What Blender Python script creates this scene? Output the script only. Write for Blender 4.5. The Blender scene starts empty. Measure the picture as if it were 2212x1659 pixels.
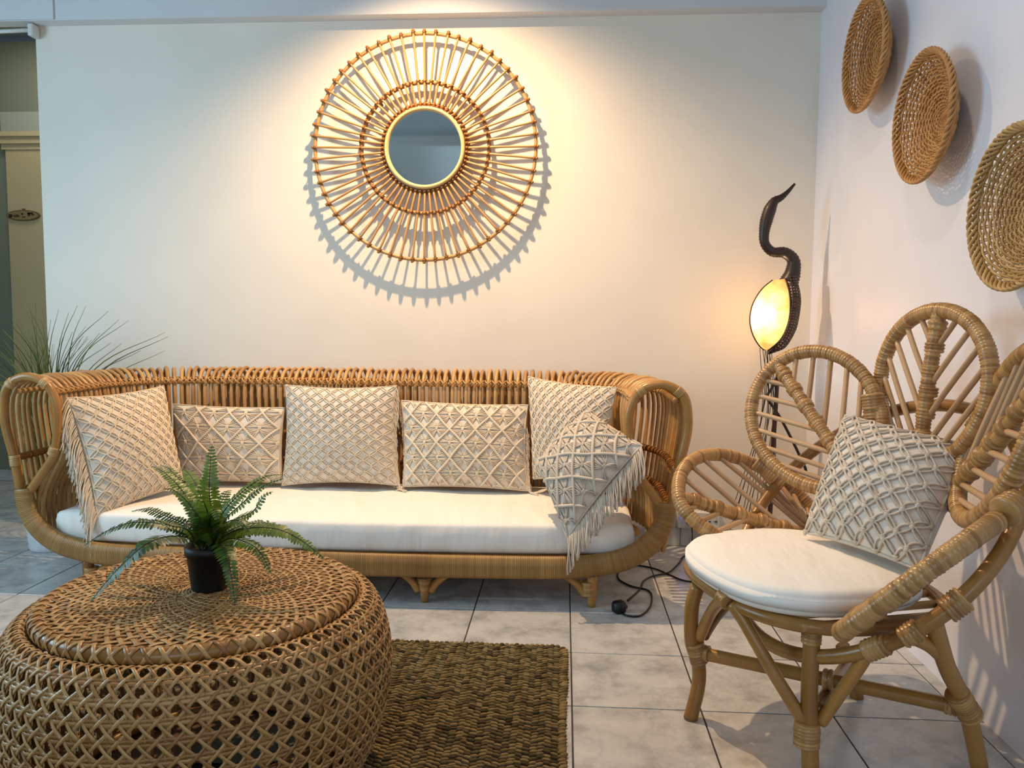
import bpy, math, random
import numpy as np
from math import sin, cos, pi, sqrt
from mathutils import Matrix, Vector

sc = bpy.context.scene
COL = sc.collection
rng = random.Random(7)

# ------------------------------------------------------------------ camera, light, exposure
def make_camera():
    yaw, pitch, roll = 0.06617, 0.0795, 0.00729
    f = Vector((-sin(yaw)*cos(pitch), cos(yaw)*cos(pitch), -sin(pitch)))
    r = Vector((cos(yaw), sin(yaw), 0)); u = r.cross(f)
    r2 = r*cos(roll)+u*sin(roll); u2 = -r*sin(roll)+u*cos(roll)
    cam = bpy.data.cameras.new('camera'); o = bpy.data.objects.new('camera', cam); COL.objects.link(o)
    m = Matrix(((r2.x, u2.x, -f.x, 0), (r2.y, u2.y, -f.y, 0), (r2.z, u2.z, -f.z, 1.03), (0, 0, 0, 1)))
    o.matrix_world = m
    cam.sensor_width = 36; cam.lens = 1697.63/2212*36; cam.clip_start = 0.05
    sc.camera = o
make_camera()

world = bpy.data.worlds.new('world'); sc.world = world; world.use_nodes = True
world.node_tree.nodes['Background'].inputs[0].default_value = (0.62, 0.78, 1.0, 1)
world.node_tree.nodes['Background'].inputs[1].default_value = 0.15

def light(kind, name, loc, energy, color, target=None, **kw):
    l = bpy.data.lights.new(name, kind); l.energy = energy; l.color = color
    for k, v in kw.items(): setattr(l, k, v)
    o = bpy.data.objects.new(name, l); COL.objects.link(o); o.location = loc
    if target is not None:
        o.rotation_euler = (Vector(target)-Vector(loc)).to_track_quat('-Z', 'Y').to_euler()
    return o
# ceiling downlight just in front of the beam, above the mirror
light('SPOT', 'mirror_downlight', (-0.62, 2.93, 2.735), 205, (1.0, 0.66, 0.36), (-0.50, 3.10, 0), spot_size=math.radians(134), spot_blend=0.9, shadow_soft_size=0.02)
# ceiling downlights further into the room
light('SPOT', 'room_downlight', (0.35, 1.75, 2.735), 22, (1.0, 0.90, 0.80), (0.35, 1.80, 0), spot_size=math.radians(150), spot_blend=0.8, shadow_soft_size=0.05)
# daylight: the window in the left wall and the window behind the camera
light('AREA', 'window_daylight_left', (-3.52, 1.45, 1.55), 52, (0.50, 0.80, 1.0), (1.1, 1.9, 1.1), shape='RECTANGLE', size=1.4, size_y=1.3)
light('AREA', 'window_daylight_front', (-0.3, -2.42, 1.55), 26, (0.74, 0.87, 1.0), (-0.2, 2, 0.9), shape='RECTANGLE', size=2.6, size_y=1.3)

light('AREA', 'hall_fill_light', (-3.0, 4.2, 2.72), 5, (1.0, 0.93, 0.80), (-3.0, 4.2, 0), shape='RECTANGLE', size=0.5, size_y=0.3)  # fill light added to brighten the hallway, no known lamp there

sc.view_settings.view_transform = 'Standard'; sc.view_settings.look = 'None'
sc.view_settings.gamma = 1.0; sc.view_settings.use_curve_mapping = False
sc.view_settings.exposure = 0.18
sc.cycles.use_denoising = True
sc.cycles.max_bounces = 8; sc.cycles.transparent_max_bounces = 8
sc.cycles.sample_clamp_indirect = 6.0
sc.cycles.caustics_reflective = False; sc.cycles.caustics_refractive = False

# ------------------------------------------------------------------ materials
def hexc(h):
    c = [int(h[i:i+2], 16)/255 for i in (0, 2, 4)]
    return tuple(x/12.92 if x <= 0.04045 else ((x+0.055)/1.055)**2.4 for x in c)+(1,)

class Mat:
    def __init__(s, name):
        s.m = bpy.data.materials.new(name); s.m.use_nodes = True; s.nt = s.m.node_tree; s.n = s.nt.nodes
        s.b = s.n['Principled BSDF']
    def node(s, t, **kw):
        x = s.n.new(t)
        for k, v in kw.items():
            if k.startswith('i_'): x.inputs[k[2:].replace('_', ' ')].default_value = v
            else: setattr(x, k, v)
        return x
    def link(s, a, b): s.nt.links.new(a, b)
    def attr(s, name):
        a = s.node('ShaderNodeAttribute'); a.attribute_name = name; return a.outputs['Fac']
    def math(s, op, a, b=None, clamp=False):
        m = s.node('ShaderNodeMath', operation=op); m.use_clamp = clamp
        for i, x in enumerate((a, b)):
            if x is None: continue
            if isinstance(x, (int, float)): m.inputs[i].default_value = x
            else: s.link(x, m.inputs[i])
        return m.outputs[0]
    def noise(s, scale, detail=3, rough=0.55, vec=None):
        t = s.node('ShaderNodeTexNoise'); t.inputs['Scale'].default_value = scale
        t.inputs['Detail'].default_value = detail; t.inputs['Roughness'].default_value = rough
        if vec is None: vec = s.node('ShaderNodeTexCoord').outputs['Object']
        s.link(vec, t.inputs['Vector']); return t.outputs['Fac']
    def ramp(s, fac, stops):
        r = s.node('ShaderNodeValToRGB'); e = r.color_ramp.elements
        while len(e) < len(stops): e.new(0.5)
        for el, (p, c) in zip(e, stops): el.position = p; el.color = c
        s.link(fac, r.inputs[0]); return r.outputs[0]
    def mix(s, fac, a, b, blend='MIX'):
        m = s.node('ShaderNodeMix', data_type='RGBA', blend_type=blend)
        for sock, x in ((m.inputs[0], fac), (m.inputs[6], a), (m.inputs[7], b)):
            if isinstance(x, (int, float, tuple)): sock.default_value = x
            else: s.link(x, sock)
        return m.outputs[2]
    def color(s, c):
        if isinstance(c, tuple): s.b.inputs['Base Color'].default_value = c
        else: s.link(c, s.b.inputs['Base Color'])
    def bump(s, h, strength=0.3, dist=0.002):
        b = s.node('ShaderNodeBump'); b.inputs['Strength'].default_value = strength; b.inputs['Distance'].default_value = dist
        s.link(h, b.inputs['Height']); s.link(b.outputs[0], s.b.inputs['Normal'])
    def rough(s, r): s.b.inputs['Roughness'].default_value = r

def paint(name, hexv, rough=0.6, var=0.03, bump=0.08):
    M = Mat(name); c = hexc(hexv); d = tuple(x*(1-var*2) for x in c[:3])+(1,)
    M.color(M.ramp(M.noise(2.2, 4), [(0.3, d), (0.7, c)])); M.rough(rough)
    M.bump(M.noise(160, 2), bump, 0.001); return M.m

def rattan(name, dark, light_, rough=0.38, wrap=None, spots=True, spec=0.5):
    """cane colour: varies from strand to strand ('tint'), along the strand, with brown node specks"""
    M = Mat(name); al = M.attr('along'); ti = M.attr('tint')
    comb = M.node('ShaderNodeCombineXYZ'); M.link(M.math('MULTIPLY', al, 9.0), comb.inputs[0]); M.link(M.math('MULTIPLY', ti, 40.0), comb.inputs[1])
    n = M.noise(1.0, 4, 0.6, comb.outputs[0])
    fac = M.math('ADD', M.math('MULTIPLY', n, 0.75), M.math('MULTIPLY', M.math('SUBTRACT', ti, 0.35), 0.5), True)
    col = M.ramp(fac, [(0.15, hexc(dark)), (0.62, hexc(light_))])
    fine = M.noise(170, 3)
    col = M.mix(M.math('MULTIPLY', fine, 0.30), col, hexc(dark), 'MIX')
    if wrap:
        fr = M.math('FRACT', M.math('MULTIPLY', al, 1.0/wrap))
        edge = M.math('LESS_THAN', fr, 0.13)
        wn = M.node('ShaderNodeTexWhiteNoise', noise_dimensions='1D'); M.link(M.math('FLOOR', M.math('MULTIPLY', al, 1.0/wrap)), wn.inputs['W'])
        col = M.mix(M.math('MULTIPLY', wn.outputs['Value'], 0.5), col, hexc(dark))
        col = M.mix(M.math('MULTIPLY', edge, 0.8), col, (0.05, 0.022, 0.006, 1))
        M.bump(M.math('PINGPONG', fr, 0.5), 0.5, 0.002)
    else:
        M.bump(fine, 0.12, 0.0006)
    M.color(col); M.rough(rough); M.b.inputs['Specular IOR Level'].default_value = spec
    return M.m

def fabric(name, hexv, scale=700, bump=0.35, rough=0.9, var=0.05):
    M = Mat(name); c = hexc(hexv); d = tuple(x*(1-var*2.5) for x in c[:3])+(1,)
    M.color(M.ramp(M.noise(scale*0.5, 2), [(0.3, d), (0.7, c)])); M.rough(rough)
    M.b.inputs['Sheen Weight'].default_value = 0.15
    M.bump(M.noise(scale, 2), bump, 0.0006); return M.m

def cotton(name, a, b):
    M = Mat(name); ti = M.attr('tint'); al = M.attr('along')
    tw = M.math('PINGPONG', M.math('MULTIPLY', al, 260.0), 1.0)
    col = M.mix(ti, hexc(a), hexc(b)); M.color(M.mix(M.math('MULTIPLY', tw, 0.14), col, hexc(a)))
    M.rough(0.95); M.bump(tw, 0.35, 0.0006); M.b.inputs['Sheen Weight'].default_value = 0.1; return M.m

def plain(name, hexv, rough=0.5, metal=0.0, bump=0.0, scale=80):
    M = Mat(name); c = hexc(hexv); d = tuple(x*0.88 for x in c[:3])+(1,)
    M.color(M.ramp(M.noise(scale, 2), [(0.35, d), (0.65, c)])); M.rough(rough); M.b.inputs['Metallic'].default_value = metal
    if bump: M.bump(M.noise(scale*3, 2), bump, 0.001)
    return M.m

def glow(name, col, strength):
    M = Mat(name); M.color(col); M.b.inputs['Emission Color'].default_value = col; M.b.inputs['Emission Strength'].default_value = strength; return M.m

MT = {}
MT['wall'] = paint('wall_paint', 'E8E0D3', 0.55)
MT['wall_right'] = paint('wall_paint_right', 'EAEAF2', 0.45)
MT['ceiling'] = paint('ceiling_paint', 'B4BABD', 0.7)
MT['beam'] = paint('beam_paint', 'D5D6D8', 0.6)
MT['hall'] = paint('hall_paint', '7C8270', 0.6)
MT['hall_light'] = paint('hall_band_paint', '9CA396', 0.6)
MT['door'] = paint('door_paint', 'BFAE86', 0.5)
MT['grout'] = plain('floor_grout', '3A3632', 0.9)
def tile_mat():
    M = Mat('floor_tile_glaze'); geo = M.node('ShaderNodeNewGeometry'); oi = M.node('ShaderNodeObjectInfo')
    add = M.node('ShaderNodeVectorMath', operation='ADD'); M.link(geo.outputs['Position'], add.inputs[0])
    sc_ = M.node('ShaderNodeVectorMath', operation='SCALE'); M.link(oi.outputs['Random'], sc_.inputs['Scale']); sc_.inputs[0].default_value = (7, 13, 0)
    M.link(sc_.outputs[0], add.inputs[1])
    n1 = M.noise(9, 6, 0.62, add.outputs[0]); n2 = M.noise(3.5, 5, 0.7, add.outputs[0])
    col = M.ramp(n1, [(0.30, hexc('959697')), (0.5, hexc('B9BABA')), (0.72, hexc('C6C8C8'))])
    vein = M.math('SUBTRACT', 1.0, M.math('MULTIPLY', M.math('ABSOLUTE', M.math('SUBTRACT', n2, 0.5)), 26.0), True)
    col = M.mix(M.math('MULTIPLY', vein, 0.22), col, hexc('828282'))
    M.color(col); M.rough(0.24); M.bump(n1, 0.02, 0.001); return M.m
MT['tile'] = tile_mat()
MT['cane'] = rattan('rattan_cane', '96662F', 'CFA468', 0.36)
MT['cane_gold'] = rattan('mirror_cane', '966634', 'C49A62', 0.42)
MT['cane_bezel'] = rattan('bezel_cane', 'C69A5C', 'E2C188', 0.42)
MT['lash_dark'] = rattan('lashing_cane', '70421A', 'A06A30', 0.45)
MT['wrap_band'] = rattan('wrapped_band_cane', '7A5424', 'B08A4C', 0.45, wrap=0.0066)
MT['wrap_light'] = rattan('pale_wrap_cane', 'B58A4E', 'D9B67C', 0.42, wrap=0.006)
MT['petal'] = rattan('petal_wrap_cane', '8A5E2C', 'C0935A', 0.30, spec=0.6)
MT['rod'] = rattan('petal_rod_cane', 'A8825A', 'C6A077', 0.42)
MT['pole'] = rattan('pole_cane', '784C1C', 'B28242', 0.30, spec=0.55)
MT['weave'] = rattan('table_weave_cane', '875A2A', 'C29A62', 0.36)
MT['weave_rim'] = rattan('table_rim_cane', '7A5020', 'B58848', 0.28)
MT['basket'] = rattan('basket_willow', '986228', 'C8965A', 0.5)
MT['basket_pale'] = rattan('pale_basket_willow', '9A7038', 'CBA66C', 0.5)
def creased():
    M = Mat('white_cushion_cotton'); M.color(hexc('EDE9E2')); M.rough(0.9)
    mp = M.node('ShaderNodeMapping'); mp.inputs['Scale'].default_value = (9.0, 2.2, 3.0); mp.inputs['Rotation'].default_value = (0, 0, 0.5)
    M.link(M.node('ShaderNodeTexCoord').outputs['Object'], mp.inputs[0]); a = M.noise(1.3, 3, 0.5, mp.outputs[0])
    M.bump(M.math('ADD', a, M.math('MULTIPLY', M.noise(500, 2), 0.012)), 0.45, 0.022); return M.m
MT['white_fabric'] = creased()
MT['pillow_fabric'] = fabric('pillow_cotton', 'E2D9CC', 600, 0.3)
MT['cord'] = cotton('macrame_cord', 'CFBB9F', 'EADBC3')
MT['cord_grey'] = cotton('grey_macrame_cord', 'B9AB99', 'D6CABA')
MT['fringe'] = cotton('fringe_cord', 'CDBDA6', 'E6DACA')
MT['pot_black'] = plain('black_plastic', '070808', 0.55)
MT['soil'] = plain('soil', '1A120B', 0.95, bump=0.5)
MT['pot_white'] = plain('white_pot_glaze', 'D9DADB', 0.35)
def leaf_mat(name, a, b, rough=0.42):
    M = Mat(name); ti = M.attr('tint'); M.color(M.mix(ti, hexc(a), hexc(b))); M.rough(rough)
    M.b.inputs['Subsurface Weight'].default_value = 0.0
    M.b.inputs['Transmission Weight'].default_value = 0.0
    tr = M.node('ShaderNodeBsdfTranslucent'); M.link(M.mix(ti, hexc(a), hexc(b)), tr.inputs[0])
    mx = M.node('ShaderNodeMixShader'); mx.inputs[0].default_value = 0.22
    M.link(M.b.outputs[0], mx.inputs[1]); M.link(tr.outputs[0], mx.inputs[2]); M.link(mx.outputs[0], M.n['Material Output'].inputs[0]); return M.m
MT['fern'] = leaf_mat('fern_leaf', '223F12', '7A9632')
MT['stem'] = leaf_mat('fern_stem', '1C2410', '3A3E18')
MT['blade'] = leaf_mat('grass_blade', '2E421C', '7A8A44')
MT['rug'] = rattan('seagrass', '36280F', '8E774C', 0.75, spec=0.2)
MT['rug_base'] = plain('seagrass_core', '1C130A', 0.95)
MT['crane_dark'] = rattan('crane_dark_cane', '1A0C06', '44261A', 0.4)
MT['crane_wire'] = plain('crane_wire', '20140F', 0.5)
MT['pipe'] = plain('white_plastic', 'D8DAD6', 0.4)
MT['black'] = plain('black_rubber', '0A0A0B', 0.45)
MT['socket_dark'] = plain('socket_slot_plastic', '1C1A18', 0.6)
MT['led'] = glow('blue_indicator', (0.10, 0.16, 1.0, 1), 14)
MT['bulb'] = glow('lamp_bulb', (1.0, 0.84, 0.58, 1), 30)
MT['plaque'] = plain('plaque_wood', '6B5330', 0.6)
MT['plaque_dark'] = plain('plaque_paint', '1C120C', 0.6)
MT['plaque_pale'] = plain('plaque_ground', '8A744C', 0.6)
def mirror_mat():
    M = Mat('mirror_glass'); M.color((0.50, 0.58, 0.61, 1)); M.b.inputs['Metallic'].default_value = 1; M.rough(0.03)
    M.bump(M.noise(30, 2), 0.004, 0.001); return M.m
MT['mirror'] = mirror_mat()
def shade_mat():
    M = Mat('lamp_shade_shell'); n = M.noise(24, 4)
    c = M.ramp(n, [(0.3, hexc('B98B54')), (0.7, hexc('DDBE8C'))])
    d = M.node('ShaderNodeBsdfDiffuse'); t = M.node('ShaderNodeBsdfTranslucent'); tp = M.node('ShaderNodeBsdfTransparent')
    for x in (d, t, tp): M.link(c, x.inputs[0])
    a = M.node('ShaderNodeMixShader'); a.inputs[0].default_value = 0.72; M.link(d.outputs[0], a.inputs[1]); M.link(t.outputs[0], a.inputs[2])
    b = M.node('ShaderNodeMixShader'); b.inputs[0].default_value = 0.30; M.link(a.outputs[0], b.inputs[1]); M.link(tp.outputs[0], b.inputs[2])
    M.link(b.outputs[0], M.n['Material Output'].inputs[0]); return M.m
MT['shade'] = shade_mat()
MT['book_red'] = plain('red_cover', 'A01818', 0.5)
MT['book_blue'] = plain('blue_cover', '2A4A8C', 0.5)
MT['book_green'] = plain('green_cover', '28382F', 0.5)
MT['paper'] = plain('page_paper', 'D8D2C4', 0.8)
MT['basket_in'] = plain('table_liner_cane', '5C4020', 0.7)

# ------------------------------------------------------------------ mesh helpers
def V3(*a): return np.array(a, float)
def unit(v):
    v = np.asarray(v, float); return v/np.maximum(np.linalg.norm(v, axis=-1, keepdims=True), 1e-12)

def spline(pts, n=24, closed=False):
    """Catmull-Rom through pts, resampled to n points evenly along its length"""
    p = np.asarray(pts, float)
    if closed: q = np.vstack([p[-1], p, p[0], p[1]])
    else: q = np.vstack([2*p[0]-p[1], p, 2*p[-1]-p[-2]])
    out = []
    t = np.linspace(0, 1, 12, endpoint=False)[:, None]
    for i in range(1, len(q)-2):
        a, b, c, d = q[i-1], q[i], q[i+1], q[i+2]
        out.append(0.5*((2*b)+(c-a)*t+(2*a-5*b+4*c-d)*t**2+(3*b-a-3*c+d)*t**3))
    out.append(q[-2][None, :]); o = np.vstack(out)
    s = np.concatenate([[0], np.cumsum(np.linalg.norm(np.diff(o, axis=0), axis=1))])
    x = np.linspace(0, s[-1], n+1)[:-1] if closed else np.linspace(0, s[-1], n)
    return np.stack([np.interp(x, s, o[:, k]) for k in range(3)], -1)

def length(p, closed=False):
    d = np.linalg.norm(np.diff(p, axis=0), axis=1).sum()
    return d+(np.linalg.norm(p[0]-p[-1]) if closed else 0)

class MB:
    def __init__(s, org=(0, 0, 0)):
        s.org = np.asarray(org, float); s.v = []; s.q = []; s.t = []; s.al = []; s.ti = []; s.n = 0
    def add(s, v, quads=None, tris=None, along=None, tint=None):
        v = np.asarray(v, float).reshape(-1, 3); k = len(v)
        s.v.append(v)
        if quads is not None and len(quads): s.q.append(np.asarray(quads, int).reshape(-1, 4)+s.n)
        if tris is not None and len(tris): s.t.append(np.asarray(tris, int).reshape(-1, 3)+s.n)
        s.al.append(np.zeros(k) if along is None else np.broadcast_to(np.asarray(along, float), (k,)))
        tv = rng.random() if tint is None else tint
        s.ti.append(np.broadcast_to(np.asarray(tv, float), (k,))); s.n += k; return s
    def tube(s, p, r=0.01, sides=8, closed=False, cap=True, normals=None, r2=None, tint=None):
        """tube along p; r across, r2 along the normals (flat strips)"""
        p = np.asarray(p, float); N = len(p)
        if closed: t = unit(np.roll(p, -1, 0)-np.roll(p, 1, 0))
        else: t = unit(np.gradient(p, axis=0))
        if normals is None:
            w, vv = np.linalg.eigh(t.T@t); ref = vv[:, 0]
            if np.abs(t@ref).max() > 0.97:
                n = np.zeros_like(t); a = np.cross(t[0], [0.3, 0.5, 0.8]); n[0] = a/np.linalg.norm(a)
                for i in range(1, N):
                    a = n[i-1]-t[i]*(n[i-1]@t[i]); n[i] = a/np.linalg.norm(a)
            else: n = ref[None, :]-t*(t@ref)[:, None]
        else:
            n = np.broadcast_to(np.asarray(normals, float), p.shape); n = n-t*(n*t).sum(1, keepdims=True)
        n = unit(n); b = np.cross(t, n)
        ang = np.linspace(0, 2*pi, sides, endpoint=False)+(pi/sides)
        r = np.broadcast_to(np.asarray(r, float), (N,)); rn = r if r2 is None else np.broadcast_to(np.asarray(r2, float), (N,))
        v = p[:, None, :]+b[:, None, :]*(r[:, None]*np.cos(ang))[:, :, None]+n[:, None, :]*(rn[:, None]*np.sin(ang))[:, :, None]
        M = N if closed else N-1
        i = np.arange(M)[:, None]; j = np.arange(sides)[None, :]; i2 = (i+1) % N; j2 = (j+1) % sides
        q = np.stack([i*sides+j, i*sides+j2, i2*sides+j2, i2*sides+j], -1).reshape(-1, 4)
        dl = np.concatenate([[0], np.cumsum(np.linalg.norm(np.diff(p, axis=0), axis=1))])
        al = np.repeat(dl, sides); verts = v.reshape(-1, 3); tris = []
        if cap and not closed:
            verts = np.vstack([verts, p[0], p[-1]]); al = np.concatenate([al, [0, dl[-1]]]); a, c = N*sides, N*sides+1
            for k in range(sides):
                k2 = (k+1) % sides
                tris.append((a, k2, k)); tris.append((c, (N-1)*sides+k, (N-1)*sides+k2))
        return s.add(verts, q, tris, al, tint)
    def wrapped(s, p, r, pitch=0.008, sides=12, closed=False, r2=None, normals=None, tint=None, ridge=0.10, taper=None):
        """a pole bound with flat cane: each turn a small ridge"""
        L = length(p, closed); turns = max(2, int(L/pitch)); n = turns*3
        q = resample(p, n if closed else n+1, closed)
        k = np.arange(len(q)) % 3
        jit = np.repeat(np.array([rng.uniform(-0.03, 0.03) for _ in range(turns+1)]), 3)[:len(q)]
        f = np.where(k == 0, 1-ridge, np.where(k == 1, 1.0, 1.0+ridge*0.25))+jit
        if taper is not None: f = f*np.interp(np.linspace(0, 1, len(q)), *taper)
        tt = np.repeat(np.array([rng.random() for _ in range(turns+1)]), 3)[:len(q)]
        st = s.n
        s.tube(q, r*f, sides, closed, True, normals, None if r2 is None else r2*f, tint=0.5)
        tv = np.repeat(tt, sides); full = np.full(s.n-st, 0.5); full[:len(tv)] = tv; s.ti[-1] = full
        return s
    def box(s, c, d, R=None, tint=None, bev=0.0):
        c = np.asarray(c, float); h = np.asarray(d, float)/2
        if bev <= 0:
            g = np.array([[x, y, z] for x in (-1, 1) for y in (-1, 1) for z in (-1, 1)], float)*h
            q = [(0, 1, 3, 2), (4, 6, 7, 5), (0, 4, 5, 1), (2, 3, 7, 6), (0, 2, 6, 4), (1, 5, 7, 3)]
            if R is not None: g = g@np.asarray(R).T
            return s.add(g+c, q, None, 0, tint)
        b = min(bev, *(h*0.9)); vs = []; idx = {}
        for sx in (-1, 1):
            for sy in (-1, 1):
                for sz in (-1, 1):
                    for ax in range(3):
                        v = np.array([sx, sy, sz], float)*(h-b); v[ax] += (sx, sy, sz)[ax]*b
                        idx[(sx, sy, sz, ax)] = len(vs); vs.append(v)
        q, t = [], []
        for ax in range(3):
            o1, o2 = [a for a in range(3) if a != ax]
            for sg in (-1, 1):
                ring = []
                for a1, a2 in ((-1, -1), (1, -1), (1, 1), (-1, 1)):
                    k = [0, 0, 0]; k[ax] = sg; k[o1] = a1; k[o2] = a2; ring.append(idx[(*k, ax)])
                q.append(ring if (sg > 0) == (ax != 1) else ring[::-1])
        for ax in range(3):
            o1, o2 = [a for a in range(3) if a != ax]
            for a1 in (-1, 1):
                for a2 in (-1, 1):
                    def kk(sg, face):
                        k = [0, 0, 0]; k[ax] = sg; k[o1] = a1; k[o2] = a2; return idx[(*k, face)]
                    qd = [kk(-1, o1), kk(1, o1), kk(1, o2), kk(-1, o2)]
                    pv = [vs[i] for i in qd]; nn = np.cross(pv[1]-pv[0], pv[2]-pv[0])
                    q.append(qd if nn@sum(pv) > 0 else qd[::-1])
        for sx in (-1, 1):
            for sy in (-1, 1):
                for sz in (-1, 1):
                    tr = [idx[(sx, sy, sz, a)] for a in range(3)]; pv = [vs[i] for i in tr]
                    nn = np.cross(pv[1]-pv[0], pv[2]-pv[0]); t.append(tr if nn@sum(pv) > 0 else tr[::-1])
        g = np.array(vs)
        if R is not None: g = g@np.asarray(R).T
        return s.add(g+c, q, t, 0, tint)
    def lathe(s, prof, c=(0, 0, 0), n=32, axis='z', tint=None):
        pr = np.asarray(prof, float); a = np.linspace(0, 2*pi, n, endpoint=False); N = len(pr)
        v = np.stack([pr[:, None, 0]*np.cos(a), pr[:, None, 0]*np.sin(a), np.repeat(pr[:, 1:2], n, 1)], -1)
        i = np.arange(N-1)[:, None]; j = np.arange(n)[None, :]; j2 = (j+1) % n
        q = np.stack([i*n+j, i*n+j2, (i+1)*n+j2, (i+1)*n+j], -1).reshape(-1, 4)
        v = v.reshape(-1, 3)
        if axis == 'x': v = v[:, [2, 0, 1]]
        if axis == 'y': v = v[:, [1, 2, 0]]
        return s.add(v+np.asarray(c, float), q, None, 0, tint)
    def grid(s, P, flip=False, tint=None):
        m, n = P.shape[:2]; i = np.arange(m-1)[:, None]; j = np.arange(n-1)[None, :]
        q = np.stack([i*n+j, i*n+j+1, (i+1)*n+j+1, (i+1)*n+j], -1).reshape(-1, 4)
        if flip: q = q[:, ::-1]
        return s.add(P.reshape(-1, 3), q, None, 0, tint)
    def blob(s, c, rad, R=None, tint=None, nu=6, nv=4):
        a = np.linspace(0, 2*pi, nu, endpoint=False); rows = [np.array([[0, 0, -1.0]])]
        for k in range(1, nv):
            z = -cos(pi*k/nv); rr = sin(pi*k/nv); rows.append(np.stack([rr*np.cos(a), rr*np.sin(a), np.full(nu, z)], -1))
        rows.append(np.array([[0, 0, 1.0]])); v = np.vstack(rows)*np.asarray(rad, float)
        if R is not None: v = v@np.asarray(R).T
        q, t = [], []
        for j in range(nu):
            j2 = (j+1) % nu; t.append((0, 1+j2, 1+j)); last = 1+(nv-2)*nu; t.append((last+nu, last+j, last+j2))
            for k in range(nv-2): q.append((1+k*nu+j, 1+k*nu+j2, 1+(k+1)*nu+j2, 1+(k+1)*nu+j))
        return s.add(v+np.asarray(c, float), q, t, 0, tint)
    def mesh(s, name, mat, smooth=True):
        me = bpy.data.meshes.new(name)
        v = np.vstack(s.v)-s.org; q = np.vstack(s.q) if s.q else np.zeros((0, 4), int); t = np.vstack(s.t) if s.t else np.zeros((0, 3), int)
        me.vertices.add(len(v)); me.vertices.foreach_set('co', v.ravel())
        lp = np.concatenate([q.ravel(), t.ravel()]).astype(np.int32)
        me.loops.add(len(lp)); me.loops.foreach_set('vertex_index', lp)
        st = np.concatenate([np.arange(len(q))*4, len(q)*4+np.arange(len(t))*3]).astype(np.int32)
        me.polygons.add(len(st)); me.polygons.foreach_set('loop_start', st)
        me.polygons.foreach_set('use_smooth', np.full(len(st), smooth))
        for nm, arr in (('along', s.al), ('tint', s.ti)):
            a = me.attributes.new(nm, 'FLOAT', 'POINT'); a.data.foreach_set('value', np.concatenate(arr).astype(np.float32))
        me.update(calc_edges=True); me.validate()
        me.materials.append(mat); return me
    def build(s, name, mat, parent=None, kind=None, label=None, smooth=True):
        o = bpy.data.objects.new(name, s.mesh(name, mat, smooth)); COL.objects.link(o)
        if parent is not None: o.parent = parent
        else: o.location = s.org
        if kind: o['kind'] = kind
        if label: o['label'] = label
        return o

def resample(p, n, closed=False):
    p = np.asarray(p, float)
    if closed: p = np.vstack([p, p[0]])
    s = np.concatenate([[0], np.cumsum(np.linalg.norm(np.diff(p, axis=0), axis=1))])
    x = np.linspace(0, s[-1], n+1)[:-1] if closed else np.linspace(0, s[-1], n)
    return np.stack([np.interp(x, s, p[:, k]) for k in range(3)], -1)

def thing(name, label, cat, loc, group=None):
    o = bpy.data.objects.new(name, None); COL.objects.link(o); o.location = loc; o.empty_display_size = 0.05
    return tag(o, label, cat, group)
def tag(o, label, cat, group=None):
    o['label'] = label; o['category'] = cat
    if group: o['group'] = group
    return o
def struct(o): o['kind'] = 'structure'; return o
def circle(c, r, n, e1=(1, 0, 0), e2=(0, 1, 0), r2=None, a0=0.0):
    a = np.linspace(0, 2*pi, n, endpoint=False)+a0
    return np.asarray(c, float)+np.outer(np.cos(a)*r, e1)+np.outer(np.sin(a)*(r if r2 is None else r2), e2)

# ------------------------------------------------------------------ the room
XR, YB, XL = 1.10, 3.62, -2.475      # right wall, back wall, left end of the back wall
T, X0, Y0 = 0.34351, 0.0325, 2.3901  # floor tile pitch and joints
ZC = 2.75
def slab(name, lo, hi, mat, parent=None, bev=0.0):
    lo, hi = V3(*lo), V3(*hi); b = MB(); b.box((lo+hi)/2, hi-lo, bev=bev); o = b.build(name, mat, parent, smooth=False)
    if parent is None: struct(o)
    return o

floor = MB()
floor.box((-1.35, 1.2, -0.052), (5.3, 7.8, 0.10))
floor.box((-1.35, -1.05, -0.006), (5.3, 3.1, 0.012))
floor = struct(floor.build('floor', MT['grout'], smooth=False))
floor.data.materials.append(MT['tile'])
for p in list(floor.data.polygons)[6:12]: p.material_index = 1
tb = MB(); tb.box((0, 0, -0.004), (T-0.0042, T-0.0042, 0.008), bev=0.0012)
tm = tb.mesh('tile', MT['tile'], False)
for i in range(-12, 5):
    for j in range(-7, 6):
        cx, cy = X0+(i-0.5)*T, Y0-(j-0.5)*T
        if cx-T/2 < -3.98 or cx-T/2 > XR-0.02 or cy-T/2 > 4.69 or cy-T/2 < 0.6: continue
        if cy > YB+0.1 and cx > XL: continue
        o = bpy.data.objects.new('tile', tm); COL.objects.link(o); o.parent = floor; o.location = (cx, cy, rng.uniform(-0.0003, 0.0003))
        if cx+T/2 > XR+0.01: o.scale.x = (XR-cx+T/2)/T; o.location.x = (cx-T/2+XR)/2

slab('wall_back', (XL, YB, 0), (XR+0.1, YB+0.10, 2.85), MT['wall'])
slab('wall_right', (XR, -2.5, 0), (XR+0.1, YB, 2.85), MT['wall_right'])
slab('ceiling', (-4.0, -2.6, ZC), (XR+0.1, 4.9, ZC+0.1), MT['ceiling'])
slab('trim_1', (-4.0, YB-0.07, 2.381), (XR, YB, ZC), MT['beam'])          # beam along the top of the back wall
slab('trim_2', (-3.2, YB-0.078, 2.384), (-2.335, YB-0.07, ZC), MT['beam'])  # board with the joint at its end
slab('trim_3', (-4.0, -2.2, 2.66), (XR, 0.25, ZC), MT['pipe'])            # beam across the room, seen in the mirror
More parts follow.
